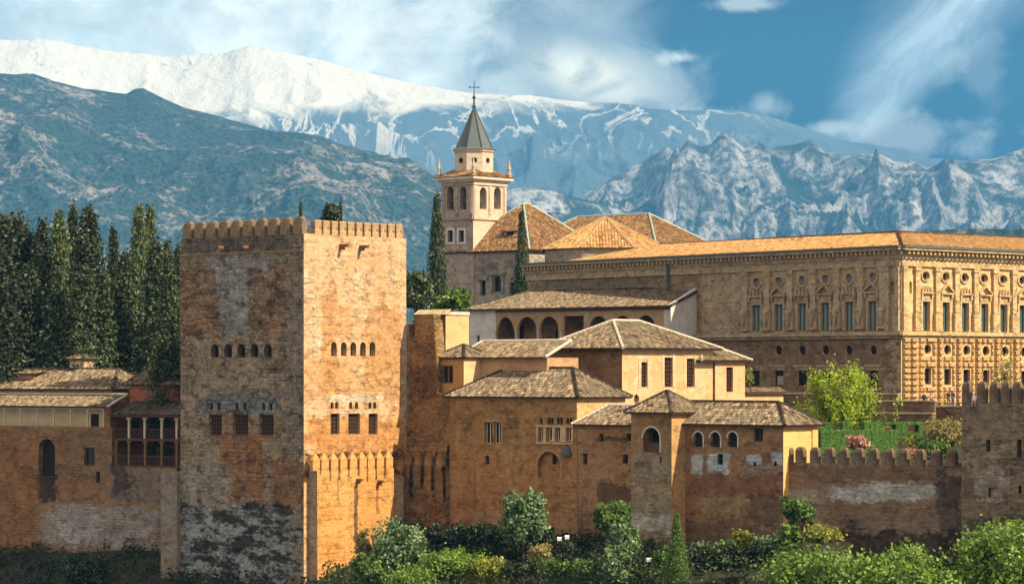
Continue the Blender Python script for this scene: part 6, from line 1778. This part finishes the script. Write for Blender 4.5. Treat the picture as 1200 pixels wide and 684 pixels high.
def add_background_trees():
    lefts = [  # px, D, top, width px, variant, material, label
        (86, 362, 244, 30, 1, 'leaf_pine_backrow', 'narrow dark poplar rising behind the darkest tall cypress, left group'),
        (70, 360, 251, 36, 2, 'leaf_poplar', 'broad light green poplar left of the darkest tall cypress'),
        (50, 356, 262, 34, 3, 'leaf_pine_backrow', 'dull brownish green cypress between the round pine and the pale poplars'),
        (104, 352, 249, 40, 0, 'leaf_pine_backrow', 'very dark tall cypress with blunt top, darkest of the left grove'),
        (133, 358, 270, 26, 1, 'leaf_pine_backrow', 'slim cypress just right of the darkest tall one'),
        (163, 366, 243, 28, 2, 'leaf_poplar', 'sunlit feathery poplar standing alone near the big tower, left stem'),
        (176, 368, 246, 26, 3, 'leaf_poplar', 'sunlit feathery poplar nearest the big tower, right stem'),
        (196, 370, 286, 28, 2, 'leaf_pine_backrow', 'lower dull poplar beside the big tower\'s edge'),
        (146, 350, 300, 34, 3, 'leaf_cypress', 'medium cone shaped cypress between two taller neighbours, behind the red house'),
        (183, 345, 287, 44, 1, 'leaf_cypress', 'big cone shaped cypress directly left of the big tower'),
        (208, 356, 292, 18, 0, 'leaf_pine_backrow', 'dark cypress sliver furthest back touching the big tower\'s left edge'),
        (100, 344, 316, 46, 2, 'leaf_cypress', 'sunlit yellowish cypress in front of the darkest tall one, behind the chimney'),
        (120, 345, 322, 34, 3, 'leaf_cypress', 'sunlit cypress right of the chimney, lower than the darkest one'),
        (66, 346, 318, 40, 1, 'leaf_cypress', 'mid height cypress behind the chimney on its left side'),
        (34, 348, 312, 44, 2, 'leaf_pine_backrow', 'wide dark cypress below the round pine'),
        (4, 346, 300, 46, 0, 'leaf_pine_backrow', 'dark cypress at the photo\'s left edge below the round pine'),
        (197, 330, 300, 30, 3, 'leaf_cypress', 'dark cypress in front of the red house, against the big tower\'s left edge')]
    for px, D, top, wd, var, mat, lab in lefts:  # back row painted darker and front row lighter, as if sunlit
        tall_tree('poplar_tree' if 'poplar' in lab else 'cypress_tree', var, px, D, top, wd * 1.42, lab, mat, zbase=-9, group='trees of the grove behind the left houses')
    # round headed pine
    p = pt(10, 358); z = zz(285, 358)
    lob = [(0, 0, z, 2.6, 2.6), (-2.2, 0, z - .8, 2.2, 2.2), (1.8, .5, z - .9, 1.7, 2.0), (.3, -.6, z + 1.6, 1.9, 1.6), (-1.5, 0, z - 3.5, 2.6, 2.4), (1.2, 0, z - 4.2, 2.3, 2.4)]
    q, ti = lobed_mesh(lob, 420, 26, .34, 5, .9)
    t = thing('pine_tree', 'big round headed dark pine at the photo\'s left edge', 'tree', V3(p, -9))
    array_mesh('crown', q + np.array([p.x, p.y, 0]), ti, M['leaf_pine_backrow'], t); trunk_mb(V3(p, -9), z + 9, .4).build('trunk', M['bark'], t)
    # church cypresses
    tall_tree('cypress_tree', 0, 512, 404, 230, 24, 'tall slim cypress left of the church bell tower', 'leaf_cypress', zbase=0)
    tall_tree('cypress_tree', 3, 611, 409, 250, 21, 'slim cypress in front of the church body at the palace\'s far end', 'leaf_cypress', zbase=2)
    # tree tops beyond the tower parapet
    tall_tree('cypress_tree', 0, 352, 345, 241, 12, 'tiny cypress tip showing above the big tower\'s shaded parapet', 'leaf_cypress', zbase=0)
    tall_tree('cypress_tree', 0, 399, 348, 240, 12, 'thin cypress tip right of the round crown above the big tower\'s parapet', 'leaf_cypress', zbase=0)
    def round_tree(name, px, D, y, rx, rz, lab, mat, n=160, per=22, size=.32, seed=3, zb=-9, cat='tree', lobes=7, limbs=5, group=None):
        p = pt(px, D); z = zz(y, D); k = D / F; rnd = random.Random(seed)
        RX, RZ = rx * k, rz * k
        lob = [(0, 0, z, RX * .72, RZ * .72)]
        for i in range(lobes):
            a = 2 * math.pi * i / lobes + rnd.uniform(-.3, .3); e = rnd.uniform(-.6, .75)
            lob.append((math.cos(a) * RX * .55, math.sin(a) * RX * .55, z + e * RZ * .62, RX * rnd.uniform(.36, .52), RZ * rnd.uniform(.34, .5)))
        q, ti = lobed_mesh(lob, n, per, size, seed, max(.35, RX * .28))
        t = thing(name, lab, cat, V3(p, zb), group or {'shrub': 'shrubs on the slope and behind the garden wall', 'bush': 'bushes between the buildings'}.get(name) or ('crowns at the bottom right' if D < 250 else None))
        array_mesh('crown', q + np.array([p.x, p.y, 0]), ti, M[mat], t)
        h = max(.4, z - zb - RZ * .2); trunk_mb(V3(p, zb - .2), h, max(.05, RX * .07), limbs=limbs, seed=seed, spread=RX * .5).build('trunk', M['bark'], t)
        return t
    round_tree('pine_tree', 388, 347, 251, 9, 14, 'small round dark tree crown peeping above the big tower\'s lit parapet', 'leaf_pine_backrow', 110, 26, .25, 9, 0)
    round_tree('broadleaf_tree', 487, 352, 343, 17, 36, 'blossoming round green tree in the gap beside the big tower', 'leaf_poplar', 150, 24, .34, 12, -6)
    round_tree('bush', 521, 380, 357, 13, 14, 'bright green bush left of two behind the plain block house', 'leaf_fresh', 60, 22, .3, 13, 0, 'bush')
    round_tree('bush', 538, 378, 351, 13, 16, 'bright green bush right of two beside the gallery roof', 'leaf_fresh', 70, 22, .3, 14, 0, 'bush')
    round_tree('bush', 876, 330, 440, 5, 9, 'small yellow green shrub beside the lit annexe wall', 'leaf_yellow', 40, 16, .2, 15, -6, 'bush')
    return round_tree
round_tree = add_background_trees()

def spring_tree():
    """loose bright tree above the hedge: upright sprays on a branching frame"""
    p = pt(988, 318); D = 318; k = D / F; zb = -8.4; rnd = random.Random(8)
    t = thing('spring_tree', 'airy bright yellow green tree in front of the palace above the clipped hedge', 'tree', V3(p, zb))
    mb = MB(); mb.tube([V3(p, zb), V3(p, zb + 1.6), V3(p + Vector((.2, 0)), zb + 3)], [.26, .2, .15], 8)
    pts, outs = [], []
    for i in range(84):
        a = rnd.uniform(0, 2 * math.pi); e = rnd.uniform(0, 1) ** .8
        R_ = rnd.uniform(.35, 1) * 6.1 * (1 - .66 * e ** 1.6); top = zz(494 - 54 * e + rnd.uniform(-6, 6), D)
        s = V3(p, zb + 2.2 + rnd.uniform(0, 1.2)); en = Vector((p.x + math.cos(a) * R_, p.y + math.sin(a) * R_, top))
        md = s.lerp(en, .5) + Vector((math.cos(a), math.sin(a), -.5)) * .5
        mb.tube([s, md, en], [.09, .05, .02], 5)
        tip = en + Vector((rnd.uniform(-.3, .3), rnd.uniform(-.3, .3), rnd.uniform(.6, 1.5)))
        for j in range(9):
            f = .35 + .65 * j / 8
            q = (s.lerp(md, f * 2) if f < .5 else md.lerp(en, f * 2 - 1)) if j < 6 else en.lerp(tip, (j - 5) / 3)
            pts.append(q); outs.append((math.cos(a) * .5, math.sin(a) * .5, .6))
    rng = np.random.default_rng(4)
    q, ti = clumps(np.array(pts), np.array(outs), 11, .55, .22, rng, zs=1.5, tint_sd=.25)
    array_mesh('crown', q, ti, M['leaf_lime'], t); mb.build('trunk', M['bark'], t)
spring_tree()

def box_leaves(a, b, z0, z1, th, n, size, rng, rag=.06):
    """leaf faces over the skin of a clipped block from a to b (plan), thickness th"""
    u = (b - a); L = u.length; u = u.normalized(); nn = Vector((u.y, -u.x))
    k = rng.uniform(size=n); s = rng.uniform(0, L, n); h = rng.uniform(z0, z1, n); d_ = rng.uniform(0, th, n)
    f = k < .62; tp = (k >= .62) & (k < .85)
    d_ = np.where(f, 0, d_); h = np.where(tp, z1, h)
    e = (k >= .85); s = np.where(e, np.where(rng.uniform(size=n) < .5, 0, L), s)
    c = np.stack([a.x + u.x * s - nn.x * d_, a.y + u.y * s - nn.y * d_, h], 1) + rng.normal(0, rag, (n, 3))
    o = np.where(f[:, None], np.array([nn.x, nn.y, .2]), np.where(tp[:, None], np.array([0, 0, 1.]), np.array([nn.x, nn.y, .3])))
    return leaf_quads(c, size, rng, out=o, outw=1.6), np.clip(rng.normal(.5, .2, n), 0, 1)
def hedges():
    rng = np.random.default_rng(11)
    def hedge(x0, x1, D, y0, y1, lab, gaps=(), th=1.6):
        b = pt(x1, D); a = to(b, -azd(-8), x0); f = Face(a, b)
        t = thing('clipped_hedge', lab, 'hedge', V3(b, f.z_at(x1, y1)))
        qs, ts = [], []
        z0, z1 = f.z_at((x0 + x1) / 2, y1), f.z_at((x0 + x1) / 2, y0)
        cuts = [0.0] + [v for g in gaps for v in (f.s_at(g[0]), f.s_at(g[1]))] + [f.L]
        mb = MB()
        for i, (p, q) in enumerate(zip(cuts, cuts[1:])):
            A_, B_ = f.A + f.u * p, f.A + f.u * q
            if i % 2 == 0: parts = [(z0, z1)]
            else:
                g = gaps[i // 2]; parts = [(z0, f.z_at((g[0] + g[1]) / 2, g[3]))]
                zt = f.z_at((g[0] + g[1]) / 2, g[2])
                if zt < z1 - .15: parts.append((zt, z1))
            for lo, hi in parts:
                n = int((q - p) * (hi - lo + .6) * 70) + 30
                u_, v_ = box_leaves(A_, B_, lo, hi, th, n, .10, rng, .03); qs.append(u_); ts.append(v_)
                f.box(mb, p + .01, q - .01, lo, hi - .02, -th + .02, -.015)
        mb.build('hedge_core', M['hedge_face'], t)
        array_mesh('hedge_leaves', np.concatenate(qs), np.concatenate(ts), M['hedge'], t)
    hedge(962, 1052, 300, 504, 530, 'broad clipped green hedge just behind the crenellated garden wall')
    hedge(958, 1084, 309, 494.5, 514, 'taller clipped hedge with square openings behind the broad hedge', gaps=((975, 988, 496, 506), (998, 1013, 496, 506), (1035, 1050, 497, 506), (1063, 1077, 497, 506)))
M['leafcore'] = simple('hedge_inside', (.012, .03, .008), 1.0)
hedges()

def shrubs():
    """bushes and small trees on the slope below the walls and behind the garden wall"""
    def slope_bush(name, px, D, y, rx, rz, lab, mat, n, seed, size=.26, per=22, cat='shrub', lobes=7, zb=None):
        return round_tree(name, px, D, y, rx, rz, lab, mat, n, per, size, seed, gz(px, D) if zb is None else zb, cat, lobes)
    slope_bush('shrub', 613, 289, 606, 23, 40, 'rounded blue green small tree against the brick hall wall', 'leaf_grey', 300, 21, .26, 24, lobes=11)
    slope_bush('shrub', 470, 291, 641, 28, 34, 'dense round grey green shrub at the bastion\'s foot', 'leaf_grey', 260, 22, .25, 24)
    slope_bush('shrub', 716, 281, 607, 21, 22, 'upper pale green bush left of the turret base', 'leaf_mid', 130, 23, .26)
    slope_bush('shrub', 733, 279, 638, 18, 26, 'grey green bush close to the turret base', 'leaf_grey', 140, 24, .25)
    slope_bush('shrub', 722, 275, 662, 18, 30, 'lower blue green bush left of the pointed cypress', 'leaf_grey', 160, 25, .25)
    tall_tree('cypress_tree', 1, 793, 272, 602, 24, 'small pointed light green cypress below the turret', 'leaf_mid', zbase=gz(793, 272))
    slope_bush('shrub', 777, 275, 655, 9, 17, 'small green bush left of the pointed cypress trunk', 'leaf_mid', 50, 26, .22)
    slope_bush('shrub', 870, 270, 632, 10, 10, 'small yellow green bush at the arcaded range\'s foot', 'leaf_yellow', 50, 27, .22)
    slope_bush('shrub', 934, 268, 598, 20, 17, 'loose green shrub hiding the ochre door in the garden wall', 'leaf_mid', 100, 28, .24)
    slope_bush('shrub', 962, 266, 626, 22, 10, 'yellow green shrub spilling over the bridge parapet', 'leaf_yellow', 80, 29, .24)
    slope_bush('shrub', 926, 266, 630, 13, 16, 'dark green creeper bush hanging beside the bridge', 'leaf_mid', 60, 30, .24)
    slope_bush('shrub', 426, 293, 640, 10, 26, 'thin upright weed shrub on the bastion face', 'leaf_dry', 50, 31, .22)
    slope_bush('shrub', 432, 289, 664, 20, 20, 'low mid green shrub left of the round grey green one', 'leaf_mid', 90, 32, .24)
    slope_bush('shrub', 528, 283, 662, 38, 15, 'spreading yellow green bush row in the sun below the rubble wall', 'leaf_fresh', 200, 33, .22, lobes=10)
    slope_bush('shrub', 575, 281, 666, 24, 16, 'green and yellow bush at the right end of the sunlit row', 'leaf_yellow', 110, 34, .22)
    slope_bush('shrub', 480, 279, 680, 30, 12, 'bright fresh bush at the bottom below the round grey green shrub', 'leaf_fresh', 120, 35, .22)
    slope_bush('shrub', 633, 282, 652, 12, 17, 'thin shrub with dry stems between the floodlights and the round small tree', 'leaf_dry', 60, 36, .2)
    slope_bush('shrub', 648, 278, 665, 17, 12, 'olive bush left of the floodlights', 'leaf_mid', 70, 37, .22)
    slope_bush('shrub', 605, 279, 668, 14, 12, 'dark bush below the rounded blue green small tree', 'leaf_dark', 60, 38, .22)
    slope_bush('shrub', 684, 277, 668, 18, 14, 'dull bush left of the lower blue green bush', 'leaf_mid', 70, 39, .22)
    for i, (px, y, h) in enumerate(((508, 626, 14), (522, 630, 12), (538, 628, 14), (556, 626, 15), (574, 628, 14), (590, 631, 12), (640, 632, 14), (660, 640, 11))):
        slope_bush('shrub', px, 298 - (px - 500) * .06, y, 11, h, ('dark scrub in the wall\'s shade, %s' % ('beside the round grey green shrub', 'second clump from the round grey green shrub', 'third clump along the rubble wall', 'under the twin window', 'below the slit window', 'left of the rounded small tree', 'right of the rounded small tree', 'behind the floodlights')[i]), 'leaf_dark', 55, 50 + i, .25)
    slope_bush('shrub', 100, 318, 668, 26, 20, 'faint dark bush in the shade below the gallery house', 'leaf_dark', 120, 40, .3)
    slope_bush('shrub', 1004, 290, 518, 13, 9, 'dry pinkish bush in front of the broad hedge', 'leaf_pink', 70, 41, .2, zb=-8.6)
    slope_bush('shrub', 1077, 289, 520, 16, 11, 'yellow green bush behind the garden wall\'s merlons', 'leaf_yellow', 90, 42, .2, zb=-8.6)
    slope_bush('shrub', 1108, 287, 508, 24, 19, 'tall dry olive bush beside the weathered tower', 'leaf_dry', 150, 43, .2, zb=-8.6)
    slope_bush('shrub', 1092, 285, 525, 18, 9, 'low dark green bush under the dry olive one', 'leaf_mid', 70, 44, .2, zb=-8.6)
    slope_bush('shrub', 1068, 284, 532, 6, 6, 'small pink flowering plant behind a merlon', 'leaf_pink', 25, 45, .18, zb=-8.6)
    slope_bush('shrub', 1176, 331, 438, 16, 42, 'straggly creeper tree against the palace\'s sunlit rustic wall', 'leaf_dry', 34, 46, .2, 9, zb=-5, lobes=5)
    # big crowns at the bottom right
    for px, D, y, rx, rz, lab, seed, mat in ((960, 246, 682, 62, 38, 'wide bright green tree crown at the bottom, left of three', 61, 'leaf_fresh'), (1050, 244, 680, 54, 40, 'bright green tree crown at the bottom, middle of three', 62, 'leaf_fresh'),
                                             (1105, 240, 700, 34, 34, 'lower small green crown between two big ones at the bottom', 64, 'leaf_fresh'), (1184, 242, 660, 62, 50, 'tallest bright green tree crown in the bottom right corner', 63, 'leaf_fresh')):
        round_tree('broadleaf_tree', px, D, y, rx, rz, lab, mat, 420, 26, .26, seed, gz(px, D), 'tree', 12)
shrubs()

def bridge_and_ivy():
    m = wall_mat('bridge_stone', (.25, .19, .14), (.32, .25, .19), (.42, .36, .29), (.08, .065, .05), seed=80, strata=.4)
    a = pt(800, 279.5); b = to(a, azd(20), 1010); f = Face(a, b)
    t = thing('stone_bridge', 'stone arch bridge wall under hanging ivy at the bottom', 'bridge', V3(a, -30))
    zt = f.z_at(900, 640)
    mb = MB(); o = Op(f, 897, 948, 651, 720, 'arch', 2.4)
    wall_face(mb, f, -34, zt, [o], 0, top=[(f.L, zt + .6), (f.s_at(935), zt + .5), (0, zt - .9)])
    K = V3(-f.n * 2.4, 0)
    mb.poly([f.P(0, zt - .9), f.P(f.s_at(935), zt + .5), f.P(f.s_at(935), zt + .5) + K, f.P(0, zt - .9) + K]); mb.poly([f.P(f.s_at(935), zt + .5), f.P(f.L, zt + .6), f.P(f.L, zt + .6) + K, f.P(f.s_at(935), zt + .5) + K])
    mb.poly([f.P(0, -34), f.P(0, zt - .9), f.P(0, zt - .9) + K, f.P(0, -34) + K])
    mb.build('wall', m, t)
    rng = np.random.default_rng(5)
    # ivy curtain over the wall: bright along the top, thinning down
    n = 700; s = rng.uniform(0, f.s_at(905), n); hh = rng.uniform(0, 1, n) ** 1.6 * 4.6
    base = zt - .9 + 1.4 * s / f.s_at(935)
    c = np.array([f.P(x, z - y, .25 + rng.uniform(0, .5)) for x, y, z in zip(s, hh, base)])
    o1 = np.tile(np.array([f.n.x, f.n.y, .5]), (n, 1))
    q, ti = clumps(c, o1, 12, .6, .24, rng, outw=1.2)
    iv = array_mesh('ivy_curtain', q, ti, M['leaf_dark']); tag(iv, 'dark hanging ivy covering the bridge wall', 'ivy')
    n = 150; s = rng.uniform(0.5, f.s_at(925), n); base = zt - .9 + 1.4 * s / f.s_at(935)
    c = np.array([f.P(x, z + rng.uniform(-.5, .55), rng.uniform(-.6, .6)) for x, z in zip(s, base)])
    q, ti = clumps(c, np.tile(np.array([0, 0, 1.]), (n, 1)), 20, .6, .25, rng, outw=.8)
    iv = array_mesh('ivy_hedge', q, ti, M['leaf_grey']); tag(iv, 'blue green leafy creeper along the top of the bridge wall', 'creeper')
bridge_and_ivy()

def floodlights():
    for px, y, D, lab in ((655.5, 631, 280, 'white floodlight on a post, left of the close pair below the hall'), (664.5, 629, 280, 'boxy white floodlight, right of the close pair below the hall'), (760.5, 655.5, 275, 'single white floodlight box below the turret base')):
        p = pt(px, D); z = zz(y, D); g = gz(px, D); t = thing('floodlight', lab, 'floodlight', V3(p, g), 'white floodlights below the walls')
        mb = MB(); mb.box(V3(p, z - .18) - Vector((.21, .16, 0)), (.42, 0, 0), (0, .3, .08), (0, -.06, .28)); mb.build('lamp_housing', M['white'], t)
        mb = MB(); mb.tube([V3(p, g - .1), V3(p, z - .2)], .04, 6); mb.build('post', M['void'], t)
floodlights()

def undergrowth():
    """ground cover that nobody could count"""
    rng = np.random.default_rng(21); n = 9800
    px = np.concatenate([rng.uniform(-40, 1250, 7600), rng.uniform(-420, -40, 1100), rng.uniform(1250, 1650, 1100)]); D = np.where(px < 390, rng.uniform(285, 352, n), rng.uniform(244, 306, n))
    x = (px - 600) / F * D; d = (x - W0.x) * NL.x + (D - W0.y) * NL.y
    ok = (d > .8); px, D, x = px[ok], D[ok], x[ok]
    pat = fbm(x / 6, D / 6, 9); keep = rng.uniform(size=len(x)) < .25 + 1.1 * (pat > .48); x, D, px = x[keep], D[keep], px[keep]
    z = ground_z(x, D)
    c = np.stack([x, D, z + rng.uniform(.05, .9, len(x)) * (.4 + pat[keep])], 1)
    q, ti = clumps(c, np.tile(np.array([0, 0, 1.]), (len(x), 1)), 16, .8, .24, rng, outw=.7, tint_sd=.25)
    ti = np.where((q[:, 0, 0] / q[:, 0, 1] * F + 600) < 385, ti * .25, ti * .7)  # tints lowered, most at the left: shade painted into the leaves
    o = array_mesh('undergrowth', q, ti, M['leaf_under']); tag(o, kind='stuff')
undergrowth()

def wall_foot_scrub():
    rng = np.random.default_rng(33); n = 1500
    px = rng.uniform(455, 800, n); dd = rng.uniform(.6, 8.5, n)
    x, y = [], []
    for p, k in zip(px, dd):
        b = wallpt(p) + NL * k; x.append(b.x); y.append(b.y)
    x, y = np.array(x), np.array(y)
    h = rng.uniform(.1, 1, n) ** .7 * (1.1 + 1.5 * fbm(x / 2.5, y / 2.5, 4))
    c = np.stack([x, y, ground_z(x, y) + h], 1)
    q, ti = clumps(c, np.tile(np.array([0, 0, 1.]), (n, 1)), 16, .7, .2, rng, outw=.5, tint_sd=.25)
    o = array_mesh('scrub', q, ti, M['leaf_dark']); tag(o, kind='stuff')
wall_foot_scrub()
